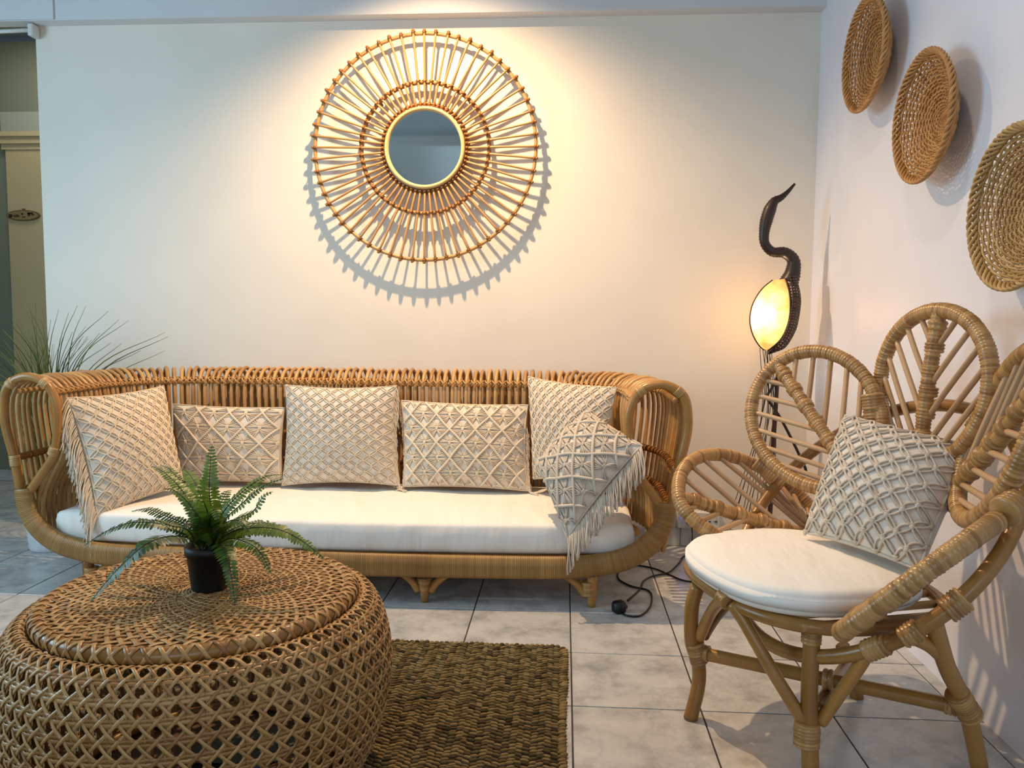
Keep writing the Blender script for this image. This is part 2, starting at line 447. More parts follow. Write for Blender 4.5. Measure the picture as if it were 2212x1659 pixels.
# left wall with a window opening, wall behind the camera with a window opening
for nm, lo, hi in (('wall_left', (-3.7, -2.5, 0), (-3.58, 0.7, 2.75)), ('wall_left', (-3.7, 2.22, 0), (-3.58, 2.3, 2.75)),
                   ('wall_left', (-3.7, 0.7, 0), (-3.58, 2.22, 0.85)), ('wall_left', (-3.7, 0.7, 2.25), (-3.58, 2.22, 2.75)),
                   ('wall_front', (-3.7, -2.6, 0), (-1.7, -2.5, 2.75)), ('wall_front', (1.1, -2.6, 0), (1.2, -2.5, 2.75)),
                   ('wall_front', (-1.7, -2.6, 0), (1.1, -2.5, 0.85)), ('wall_front', (-1.7, -2.6, 2.25), (1.1, -2.5, 2.75))):
    slab(nm, lo, hi, MT['wall'])
def window(n, c, wid, hgt, axis):
    b = MB()
    e = V3(1, 0, 0) if axis == 'x' else V3(0, 1, 0)
    for k in (-1, 0, 1): b.box(c+e*k*(wid/2-0.025), tuple(0.05 for _ in range(2))+(hgt,))
    for k in (-1, 1): b.box(c+V3(0, 0, k*(hgt/2-0.025)), tuple(np.abs(e)*wid+(1-np.abs(e))*0.05))
    o = struct(b.build('window_%d' % n, MT['pipe'], smooth=False)); return o
window(1, V3(-3.64, 1.46, 1.55), 1.52, 1.4, 'y'); window(2, V3(-0.3, -2.55, 1.55), 2.8, 1.4, 'x')
# hallway behind the left end of the back wall
YH = 4.70
slab('wall_hall', (-4.0, YH, 0), (-2.3, YH+0.1, 2.7), MT['hall'])
slab('wall_hall_side', (-4.05, 2.3, 0), (-3.95, YH, 2.7), MT['hall_light'])
slab('wall_hall_inner', (XL+0.002, YB+0.1, 0), (XL+0.1, YH, 2.7), MT['wall'])
slab('trim_4', (-3.435, YH-0.035, 2.155), (-2.48, YH, 2.274), MT['hall_light'])
dr = struct(thing('door_1', 'x', 'x', (-3.0, YH, 0)))
for k in ('label', 'category'): del dr[k]
b = MB((-3.0, YH, 0)); b.box((-2.99, YH-0.012, 1.03), (0.86, 0.02, 2.05)); b.build('door_leaf', MT['door'], dr, smooth=False)
b = MB((-3.0, YH, 0))
for z0, z1, d in ((2.052, 2.085, 0.03), (2.085, 2.125, 0.045), (2.125, 2.153, 0.06)): b.box((-2.99, YH-d/2, (z0+z1)/2), (0.90, d, z1-z0))
b.build('door_frame', MT['door'], dr, smooth=False)
bh = struct(thing('baseboard_hall', 'x', 'x', (-3.7, YH, 0)))
for k in ('label', 'category'): del bh[k]
for k in range(2):
    b = MB((-3.7, YH, 0)); b.box((-3.608-k*0.305, YH-0.006, 0.036), (0.30, 0.012, 0.07), bev=0.002); b.build('tile', MT['tile'], bh, smooth=False)
# tiled skirting along the back wall
bb = struct(thing('baseboard_back', 'x', 'x', (-0.7, YB, 0)))
for k in ('label', 'category'): del bb[k]
tw = MB(); tw.box((0, -0.006, 0.0435), (T-0.004, 0.012, 0.085), bev=0.002); twm = tw.mesh('tile', MT['tile'], False)
xs = 0.545
k = -9
while xs+(k)*T < XR:
    x1 = xs+k*T
    o = bpy.data.objects.new('tile', twm); COL.objects.link(o); o.parent = bb; o.location = (x1+T/2+0.7, 0, 0)
    if x1+T > XR: o.scale.x = (XR-x1)/T; o.location.x = x1+0.7+(XR-x1)/2
    if x1 < XL: o.scale.x = (x1+T-XL)/T; o.location.x = XL+0.7+(x1+T-XL)/2
    k += 1

# white conduit on the hallway side
cd = thing('cable_conduit', 'thin white conduit pipe ending in a small box at the top left of the wall', 'conduit', (-2.5, YB-0.05, 2.37))
b = MB((-2.5, YB-0.05, 2.37)); b.tube([(-2.753, 3.58, 2.343), (-2.466, 3.58, 2.351)], 0.009, 8); b.build('pipe', MT['pipe'], cd)
b = MB((-2.5, YB-0.05, 2.37)); b.box((-2.461, 3.585, 2.348), (0.026, 0.05, 0.055), bev=0.004); b.build('junction_box', MT['pipe'], cd, smooth=False)

# oval plaque on the hallway door
pq = thing('door_plaque', 'small oval wooden plaque with dark painted marks on the beige door', 'plaque', (-3.32, YH-0.03, 1.655))
a = np.linspace(0, 2*pi, 40, endpoint=False)
def oval(b, c, rx, rz, y0, y1):
    v0 = np.stack([c[0]+rx*np.cos(a), np.full(40, y0), c[1]+rz*np.sin(a)], -1); v1 = v0.copy(); v1[:, 1] = y1
    i = np.arange(40); i2 = (i+1) % 40
    vs = np.vstack([v0, v1, [[c[0], y0, c[1]]]])
    b.add(vs, np.stack([i, i+40, i2+40, i2], -1), np.stack([np.full(40, 80), i, i2], -1))
b = MB(pq.location); oval(b, (-3.318, 1.655), 0.106, 0.033, YH-0.034, YH-0.022); b.box((-3.315, YH-0.028, 1.691), (0.014, 0.01, 0.010)); b.build('backing', MT['plaque'], pq, smooth=False)
b = MB(pq.location); oval(b, (-3.318, 1.655), 0.098, 0.027, YH-0.0365, YH-0.034); b.build('painted_face', MT['plaque_pale'], pq, smooth=False)
b = MB(pq.location)
for c, d in (((-3.268, 1.667), (0.034, 0.009)), ((-3.276, 1.660), (0.014, 0.018)), ((-3.25, 1.659), (0.016, 0.006)), ((-3.395, 1.652), (0.022, 0.020)), ((-3.372, 1.653), (0.014, 0.005)),
             ((-3.352, 1.656), (0.020, 0.006)), ((-3.354, 1.648), (0.034, 0.004)), ((-3.318, 1.663), (0.010, 0.012)), ((-3.31, 1.645), (0.020, 0.004))):
    b.box((c[0], YH-0.037, c[1]), (d[0], 0.002, d[1]))
b.build('painted_mark', MT['plaque_dark'], pq, kind='stuff', smooth=False)

# ------------------------------------------------------------------ round rattan mirror
def make_mirror():
    c0 = V3(*(-0.637, 3.56, 1.803)); loc = (c0[0], YB, c0[2])
    t = thing('wall_mirror', 'round mirror in a big sunburst rattan frame on the back wall', 'mirror', loc)
    ex, ez = V3(1, 0, 0), V3(0, 0, 1)
    Ro, Rm, Ri = 0.500, 0.2905, 0.187
    yo, ym, yi = -0.044, -0.034, -0.034
    O = V3(*loc)
    def ring(name, R, y, r, mat):
        b = MB(loc); b.tube(circle(O+V3(0, y, 0), R, 120, ex, ez), r, 10, closed=True); return b.build(name, mat, t)
    ring('outer_ring', Ro, yo, 0.0085, MT['cane_gold']); ring('middle_ring', Rm, ym, 0.010, MT['cane_gold']); ring('inner_ring', Ri+0.012, yi+0.006, 0.006, MT['lash_dark'])
    b = MB(loc); pr = [(0.164, -0.040), (0.166, -0.052), (0.173, -0.058), (0.180, -0.055), (0.183, -0.045), (0.183, -0.02)]
    b.lathe([(r, y) for r, y in pr], loc, 96, 'y'); b.build('bezel', MT['cane_bezel'], t)
    b = MB(loc); b.lathe([(0.0001, -0.040), (0.168, -0.040)], loc, 96, 'y'); b.build('mirror_glass', MT['mirror'], t, smooth=False)
    # one spoke, copied round: from the inner ring over the middle ring to the outer ring
    n = 60
    b = MB(loc); P = spline([O+V3(0, yi-0.004, 0.186), O+V3(0, ym-0.014, Rm), O+V3(0, yo-0.012, 0.42), O+V3(0, yo-0.013, 0.506)], 12)
    b.tube(P, 0.0053, 7, tint=0.6); sp = b.build('spoke', MT['cane_gold'], t)
    lb = MB(loc)
    for R, y, rr in ((Ro, yo, 0.0095), (Rm, ym, 0.0108), (0.192, yi+0.004, 0.0075)):
        for sg in (-1, 1):
            w = circle(O+V3(0, y-0.004, R), rr, 12, unit(V3(sg, 0, 0.75)), V3(0, 1, 0), rr+0.006)
            lb.tube(w, 0.0026, 5, closed=True)
    lb.blob(O+V3(0, yo-0.013, 0.509), (0.008, 0.007, 0.007), nu=8, nv=5)
    ls = lb.build('lashing', MT['lash_dark'], sp, kind='stuff')
    for k in range(1, n):
        o = sp.copy(); COL.objects.link(o); o.rotation_euler = (0, 2*pi*k/n+rng.uniform(-0.006, 0.006), 0); o.scale = (1, 1, 1+rng.uniform(-0.006, 0.008))
        l = ls.copy(); COL.objects.link(l); l.parent = o
    b = MB(loc)
    for k in range(4):
        a_ = pi/4+k*pi/2; b.tube([O+V3(cos(a_)*0.285, -0.034, sin(a_)*0.285), O+V3(cos(a_)*0.285, 0, sin(a_)*0.285)], 0.006, 8)
    b.build('wall_peg', MT['lash_dark'], t, kind='stuff')
    t.rotation_euler.x = math.radians(-1.0); t.location.y -= 0.012
mirror_tilt = make_mirror()

# ------------------------------------------------------------------ rattan sofa
SX = -0.825
def make_sofa():
    loc = (SX, 3.1, 0)
    t = thing('rattan_sofa', 'long curved rattan sofa with rolled arms against the back wall', 'sofa', loc)
    xa, ya, yb_, rc = 1.160, 2.81, 3.495, 0.42      # half width of the centre line, arm front, back line, corner radius
    # plan centre line of the rolled arm and back, as points with outward normals
    pts = []
    for y in np.linspace(ya, yb_-rc, 10): pts.append((-xa, y, -1, 0))
    for a_ in np.linspace(0, pi/2, 24)[1:-1]: pts.append((-xa+rc-rc*cos(a_), yb_-rc+rc*sin(a_), -cos(a_), sin(a_)))
    for x in np.linspace(-xa+rc, xa-rc, 40): pts.append((x, yb_, 0, 1))
    for a_ in np.linspace(pi/2, 0, 24)[1:-1]: pts.append((xa-rc+rc*cos(a_), yb_-rc+rc*sin(a_), cos(a_), sin(a_)))
    for y in np.linspace(yb_-rc, ya, 10): pts.append((xa, y, 1, 0))
    pts = np.array(pts); seg = np.concatenate([[0], np.cumsum(np.linalg.norm(np.diff(pts[:, :2], axis=0), axis=1))]); L = seg[-1]
    def at(s_):
        v = [np.interp(s_, seg, pts[:, k]) for k in range(4)]; n = np.hypot(v[2], v[3]); return V3(v[0]+SX, v[1], 0), V3(v[2]/n, v[3]/n, 0)
    prof = [(0.030, 0.20), (0.062, 0.36), (0.088, 0.55), (0.100, 0.69), (0.078, 0.765), (0.015, 0.808), (-0.055, 0.790), (-0.092, 0.735), (-0.096, 0.64), (-0.078, 0.52), (-0.028, 0.43), (0.010, 0.34), (0.012, 0.20)]
    pp = spline([(0, o, z) for o, z in prof], 44)
    # ribs: one bent cane each
    n = int(L/0.0318); meshes = []
    for k in range(5):
        b = MB(); q = pp.copy(); q[:, 2] += np.sin(np.linspace(0, pi, 44))*rng.uniform(-0.004, 0.004); b.tube(q, 0.0085, 7, tint=0.2+0.15*k); meshes.append(b.mesh('rib', MT['cane']))
    lm = MB()
    for o_, z_ in ((-0.090, 0.757),):
        for sg in (-1, 1):
            w = circle(V3(0, o_+0.006, z_), 0.019, 12, unit(V3(sg, 0, 0.9)), V3(0, 1, 0), 0.021); lm.tube(w, 0.0030, 5, closed=True)
    lmesh = lm.mesh('rib_lashing', MT['cane'])
    for k in range(n):
        p, nn = at((k+0.5)*L/n)
        o = bpy.data.objects.new('rib', meshes[rng.randrange(5)]); COL.objects.link(o); o.parent = t
        o.location = Vector(p)-Vector(loc); o.rotation_euler = (rng.uniform(-0.004, 0.004), rng.uniform(-0.004, 0.004), math.atan2(-nn[0], nn[1]))
        l = bpy.data.objects.new('rib_lashing', lmesh); COL.objects.link(l); l.parent = o; l['kind'] = 'stuff'
    # long rails that tie the ribs
    def rail(name, off, z, r, mat, wrap=False, s0=0.0, s1=None):
        ss = np.linspace(s0, L if s1 is None else s1, 150); P = []
        for s_ in ss:
            p, nn = at(s_); P.append(p+nn*off+V3(0, 0, z))
        b = MB(loc)
        if wrap: b.wrapped(np.array(P), r, 0.009, 8)
        else: b.tube(np.array(P), r, 8)
        return b.build(name, mat, t)
    rail('front_rail', -0.074, 0.752, 0.0105, MT['cane']); rail('back_rail', 0.060, 0.755, 0.0105, MT['cane'])
    rail('middle_rail', 0.070, 0.505, 0.0135, MT['lash_dark'], True); rail('lower_rail', 0.045, 0.385, 0.0135, MT['lash_dark'], True)
    rail('base_rail', -0.03, 0.185, 0.018, MT['cane'], False, 0.34, L-0.34)
    # end loops of the two arms
    for sg in (-1, 1):
        cx = SX+sg*xa
        lp = [(0.050, 0.375), (0.070, 0.50), (0.098, 0.62), (0.103, 0.70), (0.084, 0.775), (0.015, 0.812), (-0.060, 0.792), (-0.100, 0.725), (-0.104, 0.63), (-0.085, 0.52), (-0.03, 0.44), (0.018, 0.375)]
        b = MB(loc); b.tube(spline([(cx+sg*o, ya-0.022, z) for o, z in lp], 60), 0.0165, 10); b.build('arm_loop', MT['pole'], t)
        for o1, z1, o2, z2 in ((0.080, 0.778, 0.060, 0.795), (-0.052, 0.798, -0.075, 0.780), (0.066, 0.475, 0.070, 0.515), (-0.080, 0.52, -0.092, 0.55)):
            b = MB(loc); b.wrapped(np.array([(cx+sg*o1, ya-0.022, z1), (cx+sg*o2, ya-0.022, z2)]), 0.020, 0.006, 10)
            b.build('arm_wrap', MT['wrap_light'], t)
    # wrapped band: the seat front that turns up into both arms
    half = [(1.195, 0.392), (1.188, 0.33), (1.155, 0.262), (1.09, 0.205), (1.0, 0.172), (0.85, 0.153), (0.55, 0.150), (0.2, 0.150)]
    bow = lambda x: ya-0.028-0.040*(1-(x/1.2)**2)
    P = [(SX-x, bow(x), z) for x, z in half]+[(SX+x, bow(x), z) for x, z in half[::-1]]
    P = spline(P, 260)
    b = MB(loc); nrm = np.tile(V3(0, 1, 0), (260, 1)); wd = np.interp(np.abs(P[:, 0]-SX), [0, 0.95, 1.15, 1.2], [0.044, 0.042, 0.040, 0.034])
    b.tube(P, wd, 12, normals=nrm, r2=0.020); b.build('front_band', MT['wrap_band'], t)
    # seat deck of split cane under the cushion
    b = MB(loc)
    for k in range(12):
        y = 2.83+k*0.052; hw = 1.10 if y < 3.05 else 1.10-0.34*((y-3.05)/0.40)**2
        b.tube([(SX-hw, y, 0.176), (SX+hw, y, 0.176)], 0.012, 6)
    b.build('seat_deck', MT['cane'], t, kind='stuff')
    # legs: post, curved braces, cane binding
    for x in (-1.783, -1.172, -0.501, 0.110):
        for yl, front in ((2.79, True), (3.36, False)):
            if not front and abs(x-SX) < 0.6: pass
            lg = MB(loc); z1 = 0.125 if front else 0.17
            lg.tube(spline([(x, yl, 0.0), (x, yl, 0.04), (x, yl, z1)], 8), np.interp(np.linspace(0, 1, 8), [0, 0.35, 1], [0.013, 0.019, 0.021]), 10)
            lo = lg.build('leg', MT['pole'], t)
            sides_ = (-1, 1) if abs(x-SX) < 0.6 else ((1,) if x < SX else (-1,))
            for sg in sides_:
                br = MB(loc); br.tube(spline([(x+sg*0.110, yl, z1-0.005), (x+sg*0.078, yl, z1-0.022), (x+sg*0.045, yl, 0.075), (x+sg*0.022, yl, 0.040)], 14), 0.015, 8); br.build('brace', MT['pole'], lo)
            w = MB(loc); w.wrapped(np.array([(x, yl, 0.045), (x, yl, 0.095)]), 0.034, 0.006, 12, r2=0.026, taper=([0, 1], [0.65, 1.12])) if len(sides_) == 2 else w.wrapped(np.array([(x+sides_[0]*0.010, yl, 0.045), (x+sides_[0]*0.014, yl, 0.095)]), 0.028, 0.006, 12, r2=0.025)
            w.build('leg_wrap', MT['petal'], lo)
    return at, L
sofa_at, sofa_L = make_sofa()

def smooth_noise(x, y, seed):
    r = random.Random(seed); out = 0
    for k in range(7):
        ax, ay, ph = r.uniform(-1, 1), r.uniform(-1, 1), r.uniform(0, 6.28); out = out+np.sin(x*ax*9*(1+k*0.6)+y*ay*9*(1+k*0.6)+ph)/(1+k*0.6)
    return out/3

def cushion(name, outline, z0, z1, label, edge=0.022, crown=0.012, wrinkle=0.003, seed=3):
    """slab cushion over a plan outline given as a closed loop of (x, y), rounded edges, slightly crowned top"""
    o = np.asarray(outline, float); c = o.mean(0); n = len(o); rows = []
    d = unit(np.roll(o, -1, 0)-np.roll(o, 1, 0)); nr = np.stack([d[:, 1], -d[:, 0]], -1)
    area = 0.5*np.sum(o[:, 0]*np.roll(o[:, 1], -1)-np.roll(o[:, 0], -1)*o[:, 1])
    if area < 0: nr = -nr
    secs = []
    for a_ in np.linspace(-pi/2, 0, 5): secs.append((edge*(cos(a_)-1), z0+edge+edge*sin(a_)))
    for f in (0.3, 0.5, 0.7): secs.append((0.004, z0+(z1-z0)*f))
    for a_ in np.linspace(0, pi/2, 6): secs.append((edge*(cos(a_)-1), z1-edge+edge*sin(a_)))
    b = MB((c[0], c[1], z0)); V = []
    for off, z in secs:
        q = o+nr*off; w = smooth_noise(q[:, 0]*2, q[:, 1]*2+z*3, seed)*wrinkle; V.append(np.column_stack([q+nr*w[:, None], np.full(n, z)]))
    top = o+nr*(-edge)
    for f in np.linspace(1, 0.0, 15)[1:]:
        q = c+(top-c)*f; z = z1+crown*(1-f**4)+smooth_noise(q[:, 0]*3, q[:, 1]*1.2, seed+1)*wrinkle*1.5*(1-f**6); V.append(np.column_stack([q, z]))
    bot = o+nr*(-edge); V.insert(0, np.column_stack([c+(bot-c)*0.0, np.full(n, z0)]))
    P = np.array(V); i = np.arange(len(P)-1)[:, None]; j = np.arange(n)[None, :]; j2 = (j+1) % n
    q = np.stack([i*n+j, i*n+j2, (i+1)*n+j2, (i+1)*n+j], -1).reshape(-1, 4)
    if area < 0: q = q[:, ::-1]
    b.add(P.reshape(-1, 3), q); ob = b.build(name, MT['white_fabric']); return tag(ob, label, 'cushion')

out = []
for x in np.linspace(-1.085, 1.085, 60): out.append((SX+x, 2.752+0.055*(x/1.085)**2))
for a_ in np.linspace(0, pi/2, 12): out.append((SX+0.76+0.33*cos(a_), 3.115+0.33*sin(a_)))
for x in np.linspace(0.70, -0.70, 30): out.append((SX+x, 3.445))
for a_ in np.linspace(pi/2, pi, 12): out.append((SX-0.76+0.33*cos(a_), 3.115+0.33*sin(a_)))
out = resample(np.column_stack([out, np.zeros(len(out))]), 190, True)[:, :2]
cushion('sofa_cushion', out, 0.1905, 0.301, 'long white seat cushion along the whole rattan sofa', 0.020, 0.013, 0.0034)

# ------------------------------------------------------------------ macrame pillows
class Pillow:
    def __init__(s, tl, tr, br, bl, thick, ear=0.05, sag=0.0):
        s.tl, s.tr, s.br, s.bl = (V3(*x) for x in (tl, tr, br, bl)); s.t = thick; s.ear = ear
        s.n = unit(np.cross(s.br-s.bl, s.tl-s.bl)+np.cross(s.br-s.tr, s.tl-s.tr)*-1)
        if s.n[1] > 0: s.n = -s.n
        s.c = (s.tl+s.tr+s.br+s.bl)/4
    def pt(s, u, v, side=1, lift=0.0):
        u = np.asarray(u, float); v = np.asarray(v, float)
        e = s.ear; uu = u*(1-e*(1-v*v)); vv = v*(1-e*(1-u*u))
        a = (uu+1)/2; b = (vv+1)/2
        P = ((1-a)*(1-b))[..., None]*s.bl+(a*(1-b))[..., None]*s.br+(a*b)[..., None]*s.tr+((1-a)*b)[..., None]*s.tl
        h = s.t*(np.clip(1-u*u, 0, 1)*np.clip(1-v*v, 0, 1))**0.58
        return P+s.n*(side*h+lift)[..., None]
    def lay(s, uv, lift):
        """points lifted off the front face along the true surface normal"""
        uv = np.asarray(uv, float); u = np.clip(uv[:, 0], -0.995, 0.995); v = np.clip(uv[:, 1], -0.995, 0.995); h = 0.004
        p = s.pt(u, v); n = np.cross(s.pt(u+h, v)-s.pt(u-h, v), s.pt(u, v+h)-s.pt(u, v-h)); n = unit(n); n = np.where((n@s.n)[:, None] < 0, -n, n)
        return p+n*np.asarray(lift)[..., None] if np.ndim(lift) else p+n*lift, n

def pillow_body(name, pl, label, group, mat=None, plain_side=None):
    g = np.sin(np.linspace(-pi/2, pi/2, 29)); U, W = np.meshgrid(g, g)
    b = MB(pl.c); b.grid(pl.pt(U, W, 1)); b.grid(pl.pt(U, W, -0.9), flip=True)
    me_n = np.cross(pl.pt(np.array([.1]), np.array([0.]))-pl.pt(np.array([0.]), np.array([0.])), pl.pt(np.array([0.]), np.array([.1]))-pl.pt(np.array([0.]), np.array([0.])))[0]
    if me_n@pl.n < 0: b.q = [x[:, ::-1] for x in b.q]
    o = b.build(name, mat or MT['pillow_fabric']); return tag(o, label, 'pillow', group)

def cords(b, pl, uvs, r, lift=None, sides=5, tint=None):
    p, n = pl.lay(uvs, r*0.8 if lift is None else lift); b.tube(p, r, sides, normals=n, tint=tint, cap=True)

def net_lattice(pl, o, nc, nr, r, off, mat, ext=0.97, loops=1, knot=1.9, wob=0.012, elong=1.0, quads=2):
    """knotted diamond net: double cords between staggered square knots"""
    b = MB(pl.c); kb = MB(pl.c); K = {}
    du, dv = 2*ext/nc, 2*ext/nr
    for j in range(nr+1):
        odd = j % 2
        for i in range(nc+1-odd):
            u = -ext+(i+0.5*odd)*du+rng.uniform(-wob, wob); v = -ext+j*dv+rng.uniform(-wob, wob)*0.7
            K[(i, j)] = (u, v)
    su = np.linalg.norm(pl.tr-pl.tl)/2; sv = np.linalg.norm(pl.tl-pl.bl)/2
    for (i, j), (u, v) in K.items():
        odd = j % 2
        for di in ((0, 1) if odd else (-1, 0)):
            if (i+di, j+1) not in K: continue
            u2, v2 = K[(i+di, j+1)]; d = np.array([(u2-u)*su, (v2-v)*sv]); Ld = np.linalg.norm(d); pr = np.array([-d[1]/Ld/su, d[0]/Ld/sv])
            s_ = np.linspace(0.0, 1, 7)
            for sg in ((-1, 1) if quads == 2 else (-1.6, 0, 1.6)):
                bulge = off*(0.55+0.75*np.sin(pi*s_))*sg*(1+rng.uniform(-0.15, 0.25))
                uv = np.array([u, v])+np.outer(s_, (u2-u, v2-v))+np.outer(bulge, pr)
                cords(b, pl, uv, r, lift=r*(0.75+0.6*(1-np.sin(pi*s_))))
        if abs(u) < 0.985 and abs(v) < 0.985:
            p, n = pl.lay([(u, v), (u, min(v+0.02, 0.99))], r*1.2); y = unit(p[1]-p[0]+1e-9); x = np.cross(y, n[0])
            Rm = np.column_stack([x, y, n[0]]); kb.blob(p[0], (r*knot*1.05, r*knot*1.1*elong, r*1.25), Rm, nu=7, nv=4)
            kb.blob(p[0]+y*r*knot*0.55*elong, (r*knot*1.25, r*0.8, r*1.4), Rm, nu=6, nv=4)
    nb = b.build('macrame_net', mat, o, kind='stuff'); kb.build('knots', mat, nb, kind='stuff')
    # edge cord all round
    e = MB(pl.c); e2 = 0.985; uv = [(x, -e2) for x in np.linspace(-e2, e2, 24)]+[(e2, x) for x in np.linspace(-e2, e2, 24)][1:]+[(x, e2) for x in np.linspace(e2, -e2, 24)][1:]+[(-e2, x) for x in np.linspace(e2, -e2, 24)][1:-1]
    p, n = pl.lay(uv, 0.001); e.tube(p, r*1.15, 6, closed=True, normals=n); e.build('edge_cord', mat, o)

def net_flowers(pl, o, nc, nr, r, mat, uoff=0.0, voff=0.0, ext=0.96):
    """big diamonds of thick cord, a gathered bundle of strands fanning out inside each"""
    rope = MB(pl.c); fan = MB(pl.c); kn = MB(pl.c); a, c = 1.0/nc, 1.0/nr      # half diamond width and height in u, v
    def inside(uv): return (np.abs(uv[:, 0]) <= ext) & (np.abs(uv[:, 1]) <= ext)
    for sg in (1, -1):
        k = -24
        while k <= 24:
            s_ = np.linspace(-1.4/c, 1.4/c, 400); uv = np.column_stack([(k+uoff/a)*a+sg*s_*a*1.0, s_*c+voff]); m = inside(uv)
            # only the lines through the lattice corners
            if (k % 2) == 0 or True:
                if k % 2 == 0 and m.sum() > 8:
                    q = uv[m]; q = q[np.linspace(0, len(q)-1, max(6, len(q)//6)).astype(int)]
                    q = q+np.column_stack([np.sin(q[:, 1]*11+k)*0.008, np.cos(q[:, 0]*9+k)*0.008]); cords(rope, pl, q, r*2.15, lift=r*2.2, sides=7, tint=0.75)
            k += 1
    centers = []
    for i in range(-14, 15):
        for j in range(-14, 15):
            if (i+j) % 2: centers.append((i*a+uoff, j*c+voff))
    for cu, cv in centers:
        if abs(cu) > ext+a*0.6 or abs(cv) > ext+c*0.6: continue
        for sx in (-1, 1):
            for sy in (-1, 1):
                for q in np.linspace(0.36, 0.95, 6):
                    end = np.array([cu+sx*a*q*0.97, cv+sy*c*(1-q)*0.97]); st = np.array([cu+sx*a*0.03, cv+sy*c*0.10*(1.5 if q < 0.65 else 0.8)])
                    mid = (st+end)/2+np.array([0, sy*c*0.03])
                    s_ = np.linspace(0, 1, 5)[:, None]; uv = st*(1-s_)**2+2*mid*s_*(1-s_)+end*s_**2
                    if inside(uv).sum() >= 4: cords(fan, pl, np.clip(uv, -ext, ext), r, lift=r*(1.1+1.1*(1-s_[:, 0])), sides=5)
        if abs(cu) < ext and abs(cv) < ext:
            for dx in (-1.5, -0.5, 0.5, 1.5):
                uv = [(cu+dx*a*0.045, cv+y*c) for y in np.linspace(-0.17, 0.17, 5)]; cords(kn, pl, uv, r*1.05, lift=r*np.array([1.4, 2.6, 3.0, 2.6, 1.4]), sides=6)
            for kk in (0.10, 0.17, 0.24):     # small arcs under the upper corner
                th = np.linspace(0.15*pi, 0.85*pi, 7); uv = np.column_stack([cu+a*kk*1.3*np.cos(th), cv+c*(0.98-kk*1.55)+c*kk*0.55*np.sin(th)])
                if inside(uv).all(): cords(fan, pl, uv, r*0.9, sides=5)
    f = fan.build('fan_cords', mat, o, kind='stuff'); rp = rope.build('diamond_ropes', mat, o, kind='stuff'); kn.build('gathered_knots', mat, f, kind='stuff')
    e = MB(pl.c); e2 = 0.985; uv = [(x, -e2) for x in np.linspace(-e2, e2, 24)]+[(e2, x) for x in np.linspace(-e2, e2, 24)][1:]+[(x, e2) for x in np.linspace(e2, -e2, 24)][1:]+[(-e2, x) for x in np.linspace(e2, -e2, 24)][1:-1]
    p, n = pl.lay(uv, 0.001); e.tube(p, r*1.6, 6, closed=True, normals=n); e.build('edge_cord', mat, o)

def fringe(pl, o, side, count, L, r, mat, out=0.25, zmin=0.318, s0=-0.96, s1=0.96, drop=1.0, fwd=0.0, tassel=False, push=None):
    """loose strands from one edge, bending over and hanging down"""
    b = MB(pl.c)
    for k in range(count):
        w = s0+(s1-s0)*(k+rng.uniform(-0.3, 0.3))/(count-1); w = max(-0.99, min(0.99, w))
        e = {'l': (-0.99, w), 'r': (0.99, w), 'b': (w, -0.99), 't': (w, 0.99)}[side]; i = {'l': (-0.8, w), 'r': (0.8, w), 'b': (w, -0.8), 't': (w, 0.8)}[side]
        p0 = pl.pt(np.array([e[0]]), np.array([e[1]]), 0)[0]; d = unit(p0-pl.pt(np.array([i[0]]), np.array([i[1]]), 0)[0]); l = L*rng.uniform(0.8, 1.12)
        if push is not None: d = unit(d+V3(*push))
        d = unit(d+pl.n*fwd+V3(rng.uniform(-.12, .12), rng.uniform(-.12, .12), 0))
        s_ = np.linspace(0, 1, 9); P = p0+pl.n*0.004+np.outer(out*l*(1-(1-s_)**2), d)+np.outer(-l*drop*(s_**1.25)*(0.9), (0, 0, 1))
        P += np.column_stack([np.sin(s_*6+k)*0.004*s_, np.cos(s_*5+k*1.7)*0.004*s_, 0*s_])
        low = P[:, 2] < zmin
        if low.any():
            ex = np.maximum(zmin-P[:, 2], 0); P[:, 2] = np.maximum(P[:, 2], zmin+0.004*np.sin(k*2.1+s_*3)**2); P += np.outer(ex*0.9, unit(V3(d[0]+0.3*sin(k), min(d[1], 0)-0.5, 0)))
        b.tube(P, r*np.interp(s_, [0, 0.75, 1], [1, 1, 1.5]), 5)
        if tassel:
            for q in range(4):
                f = P[-1]+np.outer(np.linspace(0, 1, 4), V3(rng.uniform(-1, 1)*0.012, rng.uniform(-1, 0.4)*0.010, -0.030)); b.tube(f, r*0.55, 4)
    return b.build('fringe', mat, o, kind='stuff')

G1 = 'macrame pillows on the rattan sofa'
# 1 leaning in the left arm
p1 = Pillow((-1.871, 2.83, 0.733), (-1.695, 3.22, 0.749), (-1.577, 3.14, 0.334), (-1.745, 2.79, 0.278), 0.098, 0.07)
o1 = pillow_body('macrame_pillow', p1, 'large diamond net macrame pillow with a frayed side fringe in the left sofa arm', G1)
net_lattice(p1, o1, 8, 17, 0.0026, 0.0042, MT['cord'], wob=0.008)
fringe(p1, o1, 'l', 60, 0.13, 0.0021, MT['fringe'], out=0.30, zmin=0.0, tassel=True, fwd=0.25)
# 2 rectangle behind the fern
p2 = Pillow((-1.717, 3.33, 0.659), (-1.201, 3.31, 0.652), (-1.196, 3.255, 0.33), (-1.652, 3.265, 0.323), 0.078, 0.05)
o2 = pillow_body('macrame_pillow', p2, 'oblong macrame pillow of rope diamonds behind the potted fern', G1)
net_flowers(p2, o2, 3.55, 2.45, 0.0022, MT['cord'], uoff=0.10, voff=0.02)
